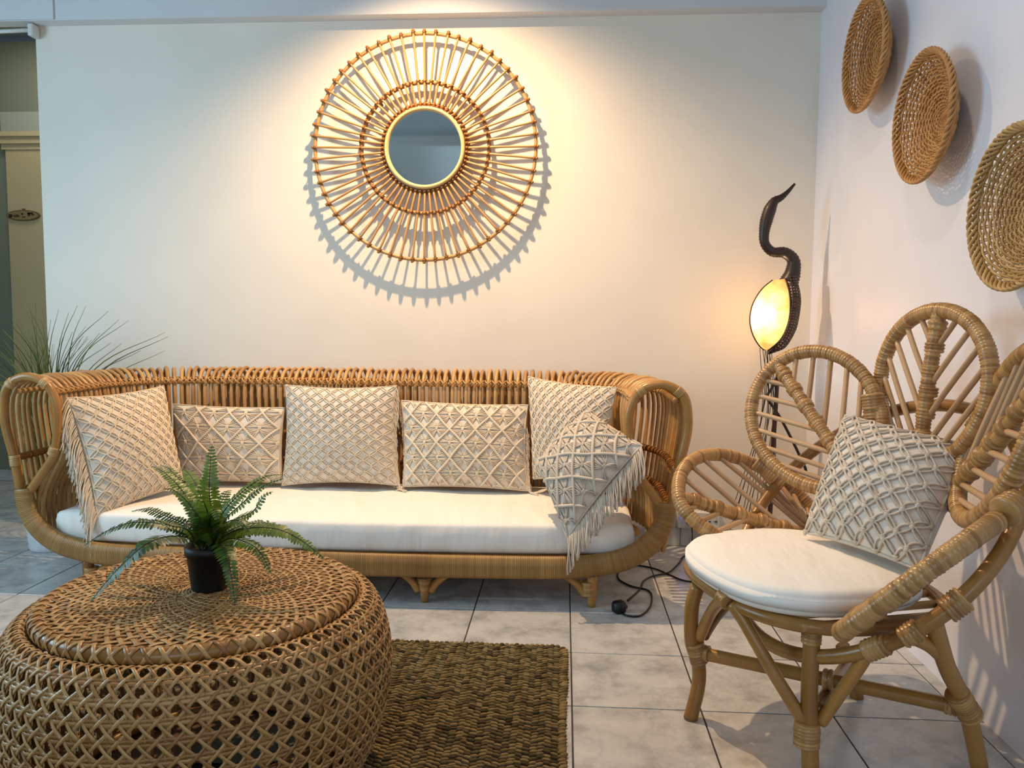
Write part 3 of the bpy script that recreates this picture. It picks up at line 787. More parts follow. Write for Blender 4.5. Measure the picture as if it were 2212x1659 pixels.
# 3 square in the middle
p3 = Pillow((-1.205, 3.32, 0.752), (-0.714, 3.32, 0.754), (-0.689, 3.235, 0.333), (-1.197, 3.235, 0.322), 0.092, 0.075)
o3 = pillow_body('macrame_pillow', p3, 'square diamond net macrame pillow standing in the middle of the sofa', G1)
net_lattice(p3, o3, 8, 18, 0.0023, 0.0036, MT['cord'], wob=0.008)
fringe(p3, o3, 'r', 46, 0.085, 0.0019, MT['fringe'], out=0.20, zmin=0.316, tassel=False, fwd=0.3)
# 4 rectangle right of the middle
p4 = Pillow((-0.7, 3.33, 0.689), (-0.149, 3.33, 0.677), (-0.139, 3.235, 0.322), (-0.674, 3.24, 0.329), 0.080, 0.055)
o4 = pillow_body('macrame_pillow', p4, 'oblong macrame pillow of rope diamonds between the two square sofa pillows', G1)
net_flowers(p4, o4, 4.75, 2.95, 0.0022, MT['cord'])
fringe(p4, o4, 'r', 40, 0.06, 0.0019, MT['fringe'], out=0.30, zmin=0.316, s0=-0.98, s1=0.5, fwd=0.5)
fringe(p4, o4, 'l', 36, 0.06, 0.0019, MT['fringe'], out=0.12, zmin=0.316, fwd=0.1)
# 5 square in the right back corner
p5 = Pillow((-0.155, 3.35, 0.798), (0.213, 3.14, 0.773), (0.176, 3.07, 0.387), (-0.122, 3.235, 0.373), 0.085, 0.06)
o5 = pillow_body('macrame_pillow', p5, 'square knotted net macrame pillow upright in the right back corner of the sofa', G1)
net_lattice(p5, o5, 9, 15, 0.0026, 0.0044, MT['cord'], wob=0.008, elong=1.2)
# 6 grey oblong tipped over the front edge
p6 = Pillow((0.092, 2.98, 0.693), (0.28, 2.745, 0.602), (0.019, 2.69, 0.274), (-0.097, 2.91, 0.502), 0.095, 0.045)
o6 = pillow_body('macrame_pillow', p6, 'grey fringed macrame pillow tipped forward against the right sofa arm', G1)
net_flowers(p6, o6, 2.9, 3.5, 0.0026, MT['cord_grey'], uoff=0.1)
fringe(p6, o6, 'r', 74, 0.115, 0.0026, MT['cord_grey'], out=0.34, zmin=0.0, fwd=0.55, push=(0.1, -0.45, 0))

# ------------------------------------------------------------------ petal chair
CS = V3(0.592, 1.917, 0); CH = 0.283
CF = V3(-cos(CH), -sin(CH), 0); CL = V3(-sin(CH), cos(CH), 0)
def cw(u, v, z): return CS+CF*u+CL*v+V3(0, 0, z)
def superring(u0, v0, ru, rv, z, n=64, e=2.6):
    a_ = np.linspace(0, 2*pi, n, endpoint=False); c, s_ = np.cos(a_), np.sin(a_)
    c = np.sign(c)*np.abs(c)**(2/e); s_ = np.sign(s_)*np.abs(s_)**(2/e)
    return np.array([cw(u0+ru*x, v0+rv*y, z) for x, y in zip(c, s_)])
def make_chair():
    loc = (CS[0], CS[1], 0)
    t = thing('petal_chair', 'rattan armchair with five leaf shaped petals for a back', 'armchair', loc)
    petals = [((0.775, 2.283, 0.402), (0.323, 2.186, 0.547), (0.017, 0.806, 0.592), 0.232, 0.02, 0.125),
              ((0.775, 2.106, 0.617), (0.63, 2.377, 0.911), (-0.707, 0.311, -0.635), 0.172, 0.10, 0.172),
              ((0.888, 2.007, 0.688), (0.92, 2.007, 1.065), (-0.211, 0.977, 0.02), 0.198, 0.24, 0.198),
              ((0.908, 1.846, 0.663), (0.89, 1.518, 0.923), (-0.361, -0.568, -0.74), 0.172, 0.13, 0.172),
              ((0.796, 1.712, 0.506), (0.543, 1.463, 0.473), (0.433, -0.534, 0.726), 0.250, 0.02, 0.09)]
    for k, (B, T_, e, bw, ext, bw2) in enumerate(petals):
        B, T_ = V3(*B), V3(*T_); c = (B+T_)/2; ax = (T_-B)/2; A = np.linalg.norm(ax); ah = ax/A; e = V3(*e); e = unit(e-ah*(e@ah)); nn = np.cross(ah, e)
        pt = thing('petal', 'x', 'x', (0, 0, 0))
        for kk in ('label', 'category'): del pt[kk]
        pt.parent = t
        th = np.linspace(0, 2*pi, 120, endpoint=False)
        egg = 1+0.07*np.cos(th)
        rim = c+np.outer(np.cos(th), ax)+np.outer(np.sin(th)*np.where(np.sin(th) > 0, bw, bw2)*egg, e)
        b = MB(loc); b.wrapped(rim, 0.0195, 0.0085, 12, closed=True); b.build('rim', MT['petal'], pt)
        mr = spline([T_-ah*0.005, c+nn*0.004, B, B-ah*ext+V3(0, 0, 0)], 60)
        b = MB(loc); b.wrapped(mr, 0.0180, 0.0085, 12)
        # collars where the rods are tied in
        for q in np.arange(0.10, 0.95, 0.145):
            p = T_-ah*2*A*q; b.wrapped(np.array([p-ah*0.012, p+ah*0.012]), 0.0225, 0.008, 12)
        b.build('midrib', MT['petal'], pt)
        for sg in (-1, 1):
            bq = bw if sg > 0 else bw2
            for q in range(9):
                a_ = math.radians(20+q*15.5)*sg
                p = c+ax*cos(a_)+e*bq*(1+0.07*cos(a_))*sin(a_); x = abs(bq*sin(a_)); yq = A*cos(a_)-1.35*x
                if yq < -A-ext+0.01: yq = -A-ext*0.8+0.01*q
                if yq < -A-ext+0.005 and k in (0, 4) and q > 7: continue
                p2 = c+ah*yq
                if np.linalg.norm(p2-p) < 0.02: continue
                b = MB(loc); m = (p+p2)/2+nn*rng.uniform(-0.003, 0.003); b.tube(spline([p, m, p2], 8), 0.0072, 8); b.build('rod', MT['rod'], pt)
    # lashings between neighbouring petals
    for p, q in (((0.578, 2.36, 0.626), (0.658, 2.33, 0.567)), ((0.826, 2.16, 0.844), (0.834, 2.15, 0.777)), ((0.971, 1.9, 0.782), (0.982, 1.88, 0.834)), ((0.81, 1.48, 0.685), (0.847, 1.5, 0.701))):
        b = MB(loc); b.wrapped(np.array([p, q]), 0.030, 0.008, 12); b.build('lashing', MT['petal'], t)
    # tilted hoop that carries the petals
    a_ = np.linspace(0, 2*pi, 90, endpoint=False)
    hp = np.array([cw(-0.148+0.254*cos(x), 0.392*sin(x), 0.546-0.280*cos(x)) for x in a_])
    b = MB(loc); b.tube(hp, 0.0165, 12, closed=True); b.build('hoop', MT['pole'], t)
    b = MB(loc); b.tube(superring(-0.035, 0.044, 0.262, 0.300, 0.385), 0.0155, 12, closed=True); b.build('seat_ring', MT['pole'], t)
    b = MB(loc)
    for v in np.linspace(-0.22, 0.30, 9):
        hw = 0.25*(1-(abs(v-0.044)/0.33)**2.6)**(1/2.6); b.tube([cw(-0.035-hw, v, 0.385), cw(-0.035+hw, v, 0.385)], 0.010, 6)
    b.build('seat_slats', MT['cane'], t, kind='stuff')
    # legs
    A_ = [(0.348, 1.985, 0.363), (0.335, 1.99, 0.305), (0.338, 2, 0.209), (0.357, 2.006, 0.152), (0.36, 2.01, 0.088), (0.34, 2.001, 0)]
    B_ = [(0.557, 1.735, 0.366), (0.549, 1.715, 0.214), (0.556, 1.70, 0.0)]
    C_ = [(0.765, 2.13, 0.157), (0.791, 2.14, 0.095), (0.82, 2.159, 0)]
    D_ = [(0.750, 1.600, 0.437), (0.814, 1.664, 0.31), (0.886, 1.715, 0.192), (0.952, 1.760, 0.0)]
    def pole(name, P, r, n=30, mat='pole'):
        b = MB(loc); b.tube(spline(P, n), r, 12); return b.build(name, MT[mat], t)
    legs = [pole('leg', P, 0.0185) for P in (A_, B_, C_, D_)]
    pole('stretcher', [(0.358, 2.004, 0.177), (0.886, 1.718, 0.194)], 0.0165); pole('stretcher', [(0.567, 1.718, 0.176), (0.783, 2.135, 0.107)], 0.0165)
    for P in ([(0.356, 1.996, 0.22), (0.369, 1.93, 0.307), (0.373, 1.85, 0.366), (0.38, 1.8, 0.391)], [(0.39, 1.788, 0.389), (0.414, 1.77, 0.356), (0.472, 1.735, 0.257), (0.54, 1.712, 0.15)],
              [(0.37, 2.01, 0.22), (0.41, 2.07, 0.246), (0.458, 2.13, 0.27)], [(0.575, 1.714, 0.152), (0.605, 1.695, 0.223), (0.631, 1.665, 0.298), (0.643, 1.640, 0.350)],
              [(0.87, 1.708, 0.228), (0.822, 1.672, 0.307), (0.767, 1.635, 0.363), (0.705, 1.599, 0.400)]):
        pole('brace', P, 0.0145)
    # cane bindings on the joints
    for P, r in (([(0.345, 2, 0.206), (0.361, 2.005, 0.152)], 0.024), ([(0.36, 2.003, 0.18), (0.382, 1.99, 0.18)], 0.021), ([(0.554, 1.73, 0.355), (0.553, 1.73, 0.324)], 0.0215), ([(0.545, 1.71, 0.153), (0.544, 1.706, 0.1)], 0.0285),
                 ([(0.854, 1.7, 0.238), (0.898, 1.72, 0.177)], 0.026), ([(0.851, 1.742, 0.191), (0.872, 1.728, 0.192)], 0.021), ([(0.373, 1.81, 0.401), (0.385, 1.785, 0.393)], 0.0225), ([(0.616, 1.83, 0.199), (0.636, 1.82, 0.2)], 0.025),
                 ([(0.692, 1.604, 0.392), (0.722, 1.592, 0.418)], 0.023), ([(0.764, 1.580, 0.459), (0.798, 1.576, 0.490)], 0.027), ([(0.636, 1.643, 0.345), (0.670, 1.619, 0.374)], 0.0235), ([(0.565, 2.33, 0.465), (0.594, 2.33, 0.477)], 0.026)):
        b = MB(loc); b.wrapped(np.array([P[0], P[1]]), r, 0.0075, 14); b.build('binding', MT['petal'], t)
make_chair()
cq = superring(0.012, 0.018, 0.246, 0.262, 0, 96, 2.5)
cushion('chair_cushion', cq[:, :2], 0.402, 0.464, 'thick white seat cushion on the petal armchair', 0.022, 0.010, 0.0025, 9)
p7 = Pillow((0.758, 2.16, 0.786), (0.973, 1.9, 0.743), (0.787, 1.742, 0.486), (0.626, 2.042, 0.488), 0.100, 0.055)
o7 = pillow_body('macrame_pillow', p7, 'knotted net macrame pillow propped on the petal armchair', None, MT['pillow_fabric'])
net_lattice(p7, o7, 6, 13, 0.0031, 0.0042, MT['cord_grey'], wob=0.012, elong=1.25, quads=2, knot=2.3)

# ------------------------------------------------------------------ woven drum table
TC = V3(-0.772, 1.612, 0.0); ZR = 0.012
def make_table():
    loc = (TC[0], TC[1], ZR)
    t = thing('rattan_drum_table', 'round open weave rattan drum table with a lid on the seagrass rug', 'table', loc)
    prof = spline([(0, 0.300, 0.020), (0, 0.345, 0.075), (0, 0.380, 0.16), (0, 0.397, 0.25), (0, 0.394, 0.325), (0, 0.378, 0.385), (0, 0.358, 0.416), (0, 0.338, 0.424), (0, 0.326, 0.412), (0, 0.322, 0.395)], 120)
    pr, pz = prof[:, 1], prof[:, 2]; s_ = np.concatenate([[0], np.cumsum(np.hypot(np.diff(pr), np.diff(pz)))]); SL = s_[-1]
    tr = np.gradient(pr, s_); tz = np.gradient(pz, s_)
    def surf(sv, th, off=0.0):
        r = np.interp(sv, s_, pr); z = np.interp(sv, s_, pz); nr_, nz = np.interp(sv, s_, tz), -np.interp(sv, s_, tr)
        th = np.broadcast_to(th, np.shape(sv)); n = np.stack([nr_*np.cos(th), nr_*np.sin(th), nz], -1)
        P = np.stack([TC[0]+r*np.cos(th), TC[1]+r*np.sin(th), z], -1); return P+n*np.asarray(off)[..., None], n
    NC = 78; rowp = 0.0318; NR = int(SL/rowp)
    dth = 2*pi/NC; sv = np.linspace(0, SL, NR*4+1); ds = SL/NR
    up = MB(loc)
    for k in range(NC):
        for sg in (-1, 1):
            off = 0.0012*np.cos(pi*sv/ds*2+sg*0.6); P, n = surf(sv, k*dth+sg*0.0094, off); up.tube(P, 0.0047, 4, normals=n, r2=0.0011)
    up.build('upright_strands', MT['weave'], t, kind='stuff')
    ho = MB(loc); th = np.linspace(0, 2*pi, NC*3, endpoint=False)
    for j in range(1, NR):
        for sg in (-1, 1):
            P, n = surf(np.full(len(th), j*ds+sg*0.0036), th, 0.0022*np.cos(th*NC+pi*(sg > 0))+0.0026); ho.tube(P, 0.0047, 4, closed=True, normals=n, r2=0.0011)
    ho.build('hoop_strands', MT['weave'], t, kind='stuff')
    for sg in (-1, 1):
        dg = MB(loc)
        for k in range(NC):
            P, n = surf(sv, (k+0.5)*dth+sg*sv/ds*dth, 0.0030+0.0016*np.cos(pi*sv/ds*2)*sg); dg.tube(P, 0.0043, 4, normals=n, r2=0.0012)
        dg.build('diagonal_strands', MT['weave'], t, kind='stuff')
    # inner frame: hoops and posts
    fr = MB(loc)
    for r, z in ((0.315, 0.028), (0.375, 0.20), (0.335, 0.395)): fr.tube(circle((TC[0], TC[1], z+ZR-0.006), r-0.012, 72), 0.011, 8, closed=True)
    fr.build('frame_hoops', MT['weave_rim'], t)
    for k in range(8):
        a_ = 2*pi*k/8+0.2; b = MB(loc); P, n = surf(sv[2:-6], a_, -0.014); b.tube(P, 0.009, 6); b.build('frame_post', MT['weave_rim'], t)
    b = MB(loc); b.lathe([(0.0005, 0.022), (0.305, 0.022), (0.305, 0.014), (0.0005, 0.014)], (TC[0], TC[1], 0), 48); b.build('bottom_board', MT['basket_in'], t, smooth=False)
    # lid
    lid = thing('lid', 'x', 'x', (0, 0, 0))
    for kk in ('label', 'category'): del lid[kk]
    lid.parent = t
    ZL = 0.438; RL = 0.309
    b = MB(loc); b.tube(circle((TC[0], TC[1], ZL-0.006), RL, 120), 0.0165, 12, closed=True); b.build('rim', MT['weave_rim'], lid)
    b = MB(loc); c = V3(TC[0], TC[1], ZL-0.006); m = 64
    for sg in (-1, 1):
        for k in range(m):
            a0 = 2*pi*k/m; q = np.linspace(-2.5, 2.3, 12); th_ = a0+sg*(q+0.2)/4.8*(2*pi/m)*1.7
            P = np.stack([c[0]+(RL-0.0178*np.cos(q+pi*0.5+pi*0.5)*-1*-1)*np.cos(th_), c[1]+(RL-0.0178*np.cos(q+pi))*np.sin(th_), c[2]+0.0178*np.sin(q+pi*0.5+0)], -1)
            rr = RL+0.0178*np.sin(q); zz = c[2]+0.0178*np.cos(q); P = np.stack([c[0]+rr*np.cos(th_), c[1]+rr*np.sin(th_), zz], -1)
            n = np.stack([np.sin(q)*np.cos(th_), np.sin(q)*np.sin(th_), np.cos(q)], -1); b.tube(P, 0.0052, 4, normals=n, r2=0.0012)
    b.build('rim_lashing', MT['weave'], lid, kind='stuff')
    top = lambda r: ZL+0.004+0.004*(1-(r/RL)**2)
    m = 62; dth = 2*pi/m; R0 = RL-0.004
    radii = [R0*math.exp(-dth*k) for k in range(1, 13)]
    dense = list(np.arange(0.016, radii[-1]-0.004, 0.0068))
    rg = MB(loc)
    for i, r in enumerate(radii+dense):
        nn = max(40, int(r*520)); th_ = np.linspace(0, 2*pi, nn, endpoint=False); w = min(0.0046, r*dth*0.20) if i < len(radii) else 0.0040
        for sg in ((-1, 1) if i < len(radii) else (0,)):
            P = np.stack([TC[0]+(r+sg*w*0.8)*np.cos(th_), TC[1]+(r+sg*w*0.8)*np.sin(th_), top(r)+0.0012*np.cos(th_*(m//2)+i+sg)], -1); rg.tube(P, w, 4, closed=True, normals=V3(0, 0, 1), r2=0.0012)
    rg.build('ring_strands', MT['weave'], lid, kind='stuff')
    sp = MB(loc)
    for k in range(m):
        for sg in (-1, 1):
            rr = np.geomspace(0.085 if k % 2 else 0.14, R0, 36); th_ = k*dth+sg*0.0075/np.maximum(rr, 0.15)
            P = np.stack([TC[0]+rr*np.cos(th_), TC[1]+rr*np.sin(th_), top(rr)+0.0012*np.sin(np.log(rr/R0)/dth*pi+sg)], -1); sp.tube(P, np.minimum(0.0042, rr*0.016), 4, normals=V3(0, 0, 1), r2=0.0011)
    sp.build('radial_strands', MT['weave'], lid, kind='stuff')
    for sg in (-1, 1):
        sp = MB(loc)
        for k in range(m):
            rr = np.geomspace((0.05, 0.11, 0.08, 0.15)[k % 4], R0, 48); th_ = (k+0.5)*dth+sg*np.log(rr/R0)
            P = np.stack([TC[0]+rr*np.cos(th_), TC[1]+rr*np.sin(th_), top(rr)+0.0030+0.0012*sg*np.cos(np.log(rr/R0)/dth*2*pi)], -1); sp.tube(P, np.minimum(0.0058, rr*0.024), 4, normals=V3(0, 0, 1), r2=0.0011)
        sp.build('spiral_strands', MT['weave'], lid, kind='stuff')
    b = MB(loc); b.lathe([(0.0003, 0.0046), (0.014, 0.0046), (0.018, 0.003)], (TC[0], TC[1], ZL+0.003), 20); b.build('centre_disc', MT['weave'], lid)
make_table()
# magazines kept inside the drum, seen through the holes
for c, d, rz, m, lab in (((-0.85, 1.43, 0.075), (0.20, 0.14, 0.05), 0.3, 'book_red', 'red covered book inside the woven drum table'), ((-0.60, 1.47, 0.085), (0.18, 0.14, 0.07), -0.4, 'book_blue', 'blue covered book inside the woven drum table'),
                      ((-0.70, 1.66, 0.075), (0.22, 0.15, 0.05), 0.1, 'book_green', 'green covered book inside the woven drum table')):
    z0 = 0.0225; h = d[2]; R = np.array([[cos(rz), -sin(rz), 0], [sin(rz), cos(rz), 0], [0, 0, 1]])
    bk = thing('book', lab, 'book', (c[0], c[1], z0))
    b = MB(bk.location); b.box((c[0], c[1], z0+h/2), (d[0]-0.008, d[1]-0.008, h-0.008), R); b.build('pages', MT['paper'], bk, smooth=False)
    b = MB(bk.location); b.box((c[0], c[1], z0+0.002), (d[0], d[1], 0.004), R); b.box((c[0], c[1], z0+h-0.002), (d[0], d[1], 0.004), R)
    b.box(V3(c[0], c[1], z0+h/2)+R@V3(0, -d[1]/2+0.002, 0), (d[0], 0.004, h), R); b.build('cover', MT[m], bk, smooth=False)

# ------------------------------------------------------------------ potted fern on the table
def make_fern():
    base = V3(*(-0.764, 1.624, 0.446)); loc = tuple(base)
    t = thing('potted_fern', 'bushy green fern in a small black pot on the drum table', 'plant', loc)
    h = 0.098; b = MB(loc)
    b.lathe([(0.0005, 0.0), (0.036, 0.0), (0.038, 0.004), (0.046, h-0.020), (0.0495, h-0.020), (0.0505, h), (0.0475, h), (0.046, h-0.014), (0.0005, h-0.016)], loc, 40)
    b.build('pot', MT['pot_black'], t)
    b = MB(loc); b.lathe([(0.0005, h-0.010), (0.03, h-0.011), (0.0465, h-0.013)], loc, 24); b.build('soil', MT['soil'], t)
    top = base+V3(0, 0, h-0.012)
    # tip and middle of each frond, leaflet length
    F = [((-0.75, 1.62, 0.763), (-0.749, 1.6, 0.667), 0.023, 1), ((-0.93, 1.7, 0.698), (-0.837, 1.66, 0.65), 0.016, 0), ((-0.951, 1.78, 0.686), (-0.864, 1.72, 0.647), 0.015, 0), ((-0.889, 1.76, 0.681), (-0.81, 1.68, 0.648), 0.019, 0),
         ((-0.861, 1.62, 0.664), (-0.807, 1.62, 0.636), 0.015, 0), ((-0.956, 1.66, 0.603), (-0.86, 1.63, 0.601), 0.015, 0), ((-1.004, 1.56, 0.553), (-0.883, 1.56, 0.606), 0.017, 0), ((-0.866, 1.55, 0.603), (-0.819, 1.57, 0.597), 0.012, 0),
         ((-0.931, 1.46, 0.47), (-0.829, 1.5, 0.581), 0.025, 0), ((-0.638, 1.72, 0.681), (-0.701, 1.66, 0.653), 0.018, 0), ((-0.622, 1.63, 0.661), (-0.664, 1.62, 0.618), 0.020, 0), ((-0.595, 1.62, 0.692), (-0.681, 1.6, 0.638), 0.016, 0),
         ((-0.494, 1.58, 0.531), (-0.602, 1.58, 0.594), 0.022, 0), ((-0.557, 1.72, 0.504), (-0.635, 1.66, 0.567), 0.018, 0), ((-0.594, 1.54, 0.51), (-0.637, 1.55, 0.566), 0.018, 0), ((-0.643, 1.475, 0.466), (-0.672, 1.51, 0.551), 0.019, 0),
         ((-0.596, 1.76, 0.508), (-0.671, 1.7, 0.573), 0.018, 0), ((-0.729, 1.5, 0.661), (-0.728, 1.53, 0.658), 0.024, 0), ((-0.744, 1.7, 0.645), (-0.75, 1.66, 0.628), 0.020, 0), ((-0.758, 1.53, 0.634), (-0.747, 1.55, 0.619), 0.020, 0),
         ((-0.621, 1.5, 0.607), (-0.671, 1.53, 0.622), 0.020, 0), ((-0.673, 1.47, 0.637), (-0.698, 1.51, 0.65), 0.022, 0), ((-0.763, 1.5, 0.603), (-0.749, 1.53, 0.61), 0.018, 0)]
    for i, (tip, mid, ll, _) in enumerate(F):
        tip, mid = V3(*tip), V3(*mid); st = top+V3(rng.uniform(-0.012, 0.012), rng.uniform(-0.012, 0.012), 0)
        out_ = unit((mid-st)*V3(1, 1, 0)+1e-6)
        P = spline([st, st*0.55+mid*0.45+V3(0, 0, 0.020), mid, mid*0.45+tip*0.55+V3(0, 0, 0.010), tip], 60); Lf = length(P)
        b = MB(loc); b.tube(P, np.linspace(0.0019, 0.0006, 60), 5, tint=0.3); fr = b.build('frond', MT['stem'], t)
        tan = unit(np.gradient(P, axis=0)); upv = V3(0, -0.35, 1.0)
        side = np.cross(tan, unit(upv)); bad = np.linalg.norm(side, axis=1) < 0.3
        if i == 0: side = np.tile(V3(1, 0.1, 0), (60, 1))
        side = unit(side-tan*(side*tan).sum(1, keepdims=True)); nr = np.cross(side, tan); nr = np.where(nr[:, 2:3] < 0, -nr, nr)
        lf = MB(loc); step = 0.0070; n = int(Lf*0.93/step); tone = rng.uniform(0.1, 0.5)+(0.35 if i in (0, 1, 3, 9, 10, 17) else 0)
        for k in range(n):
            s = 0.10+0.90*k/n; fi = s*59; i0 = int(fi); i1 = min(59, i0+1); w = fi-i0
            p = P[i0]*(1-w)+P[i1]*w; tg = tan[i0]; sd = side[i0]; nm = nr[i0]
            l = ll*1.25*np.interp(s, [0.1, 0.25, 0.5, 0.8, 1.0], [0.6, 1.0, 0.95, 0.6, 0.16])*rng.uniform(0.9, 1.08); wd = 0.0036*np.interp(s, [0, 0.7, 1], [1.1, 0.95, 0.5])*(ll/0.019)**0.5
            for sg in (-1, 1):
                d = unit(sd*sg+tg*0.28+nm*rng.uniform(-0.22, 0.08)); q = np.cross(d, nm); 
                bend = nm*-0.12*l
                c1 = p+d*l*0.12; c2 = p+d*l*0.45; c3 = p+d*l*0.8+bend*0.6; c4 = p+d*l+bend
                v = [p+d*l*0.02, c1+q*wd*0.7, c1-q*wd*0.7, c2+q*wd, c2-q*wd, c3+q*wd*0.75, c3-q*wd*0.75, c4]
                lf.add(v, [(1, 2, 4, 3), (3, 4, 6, 5)], [(0, 2, 1), (5, 6, 7)], 0, min(1, max(0, tone+rng.uniform(-0.12, 0.18))))
        lf.build('leaflets', MT['fern'], fr, kind='stuff')
make_fern()

# ------------------------------------------------------------------ seagrass rug
def make_rug():
    x0, x1, y0, y1 = -1.45, 0.014, 0.75, 2.415; loc = ((x0+x1)/2, (y0+y1)/2, 0)
    b = MB(loc); b.box((loc[0], loc[1], 0.0035), (x1-x0-0.01, y1-y0-0.01, 0.007)); o = b.build('seagrass_rug', MT['rug_base'], smooth=False)
    tag(o, 'brown woven seagrass rug under the drum table', 'rug')
    b = MB(loc); ribs = int((x1-x0)/0.034); w = (x1-x0)/ribs
    for i in range(ribs):
        xc = x0+(i+0.5)*w; vis = xc > -0.95; py = 0.0155 if vis else 0.03
        n = int((y1-y0)/py)
        for k in range(n):
            for h in (0, 1):
                yy = y0+(k+0.5*h+rng.uniform(-0.12, 0.12))*py; xx = xc+(h-0.5)*w*0.5+rng.uniform(-0.002, 0.002)
                a_ = (0.35 if (i+h) % 2 else -0.35)+rng.uniform(-0.15, 0.15); R = np.array([[cos(a_), -sin(a_), 0], [sin(a_), cos(a_), 0], [0, 0, 1]])
                b.blob((xx, yy, 0.0072+rng.uniform(-0.001, 0.0015)), (w*0.38, py*0.29, 0.0058), R, nu=6, nv=4)
    ws = b.build('woven_strands', MT['rug'], o, kind='stuff')
    b = MB(loc)
    for xx in (x1-0.004,):
        for k in range(int((y1-y0)/0.017)):
            yy = y0+k*0.017; R = np.array([[cos(.7), -sin(.7), 0], [sin(.7), cos(.7), 0], [0, 0, 1]])
            b.blob((xx+rng.uniform(-0.003, 0.002)+0.004*sin(yy*9), yy, 0.0075), (0.015, 0.0075, 0.0062), R, nu=7, nv=4)
    for k in range(int((x1-x0)/0.016)):
        b.blob((x0+k*0.016, y1-0.002+rng.uniform(-0.004, 0.004), 0.007), (0.009, 0.008, 0.006), nu=6, nv=4)
    b.build('edge_braid', MT['rug'], o, kind='stuff')
make_rug()

# ------------------------------------------------------------------ wicker baskets on the right wall
def make_basket(c, R, label, mat, tilt=0.0, seed=0):
    loc = (XR, c[1], c[2]); O = V3(*loc); depth = 0.066; rg = random.Random(seed)
    t = thing('wall_basket', label, 'basket', loc, None)
    ey, ez = V3(0, cos(tilt), sin(tilt)), V3(0, -sin(tilt), cos(tilt))
    def x_at(r): return -0.008-depth*(np.asarray(r)/R)**2.0
    def P(r, th, off=0.0): r = np.broadcast_to(r, np.shape(th)); return O+np.stack([x_at(r)-off, r*0, r*0], -1)+np.outer(r*np.cos(th), ey)+np.outer(r*np.sin(th), ez)
    ns = 30; b = MB(loc)
    for k in range(ns):
        th = 2*pi*k/ns; rr = np.linspace(0.012, R*0.985, 14)
        for d in (-1, 1): b.tube(P(rr, np.full(14, th)+d*0.0028/np.maximum(rr, 0.03), 0.0), 0.0023, 5)
    b.build('stakes', mat, t, kind='stuff')
    b = MB(loc); nr = 29
    for i in range(nr):
        r = R*(0.13+0.82*i/(nr-1)); n = 120; th = np.linspace(0, 2*pi, n, endpoint=False)
        wob = 0.0034*np.cos(th*ns/2+pi*i)*min(1, r/0.05); b.tube(P(np.full(n, r)+0.0012*np.cos(th*3+i), th, wob), 0.0034, 5, closed=True)
    b.build('weavers', mat, t, kind='stuff')
    b = MB(loc)
    for k in range(4):
        n = 160; th = np.linspace(0, 2*pi, n, endpoint=False); ph = th*15+k*pi/2
        b.tube(P(R+0.007*np.cos(ph), th, 0.004+0.0065*np.sin(ph)), 0.0046, 6, closed=True)
    b.build('rim_braid', mat, t)
    b = MB(loc)
    for k in range(-4, 5): b.tube([O+V3(-0.010, 0, 0)+ey*(-0.030)+ez*k*0.0058, O+V3(-0.013, 0, 0)+ez*k*0.0058, O+V3(-0.010, 0, 0)+ey*0.030+ez*k*0.0058], 0.0029, 5)
    b.build('centre_cross', mat, t, kind='stuff')
make_basket((1.03, 2.874, 1.958), 0.182, 'round wicker basket hung highest on the right wall, nearest the corner', MT['basket'], 0.1, 1)
make_basket((1.03, 2.393, 1.626), 0.178, 'round wicker basket hung second of three down the right wall', MT['basket'], -0.15, 2)
make_basket((1.03, 1.9, 1.298), 0.181, 'pale round wicker basket, lowest of three on the right wall, cut by the frame', MT['basket_pale'], 0.05, 3)

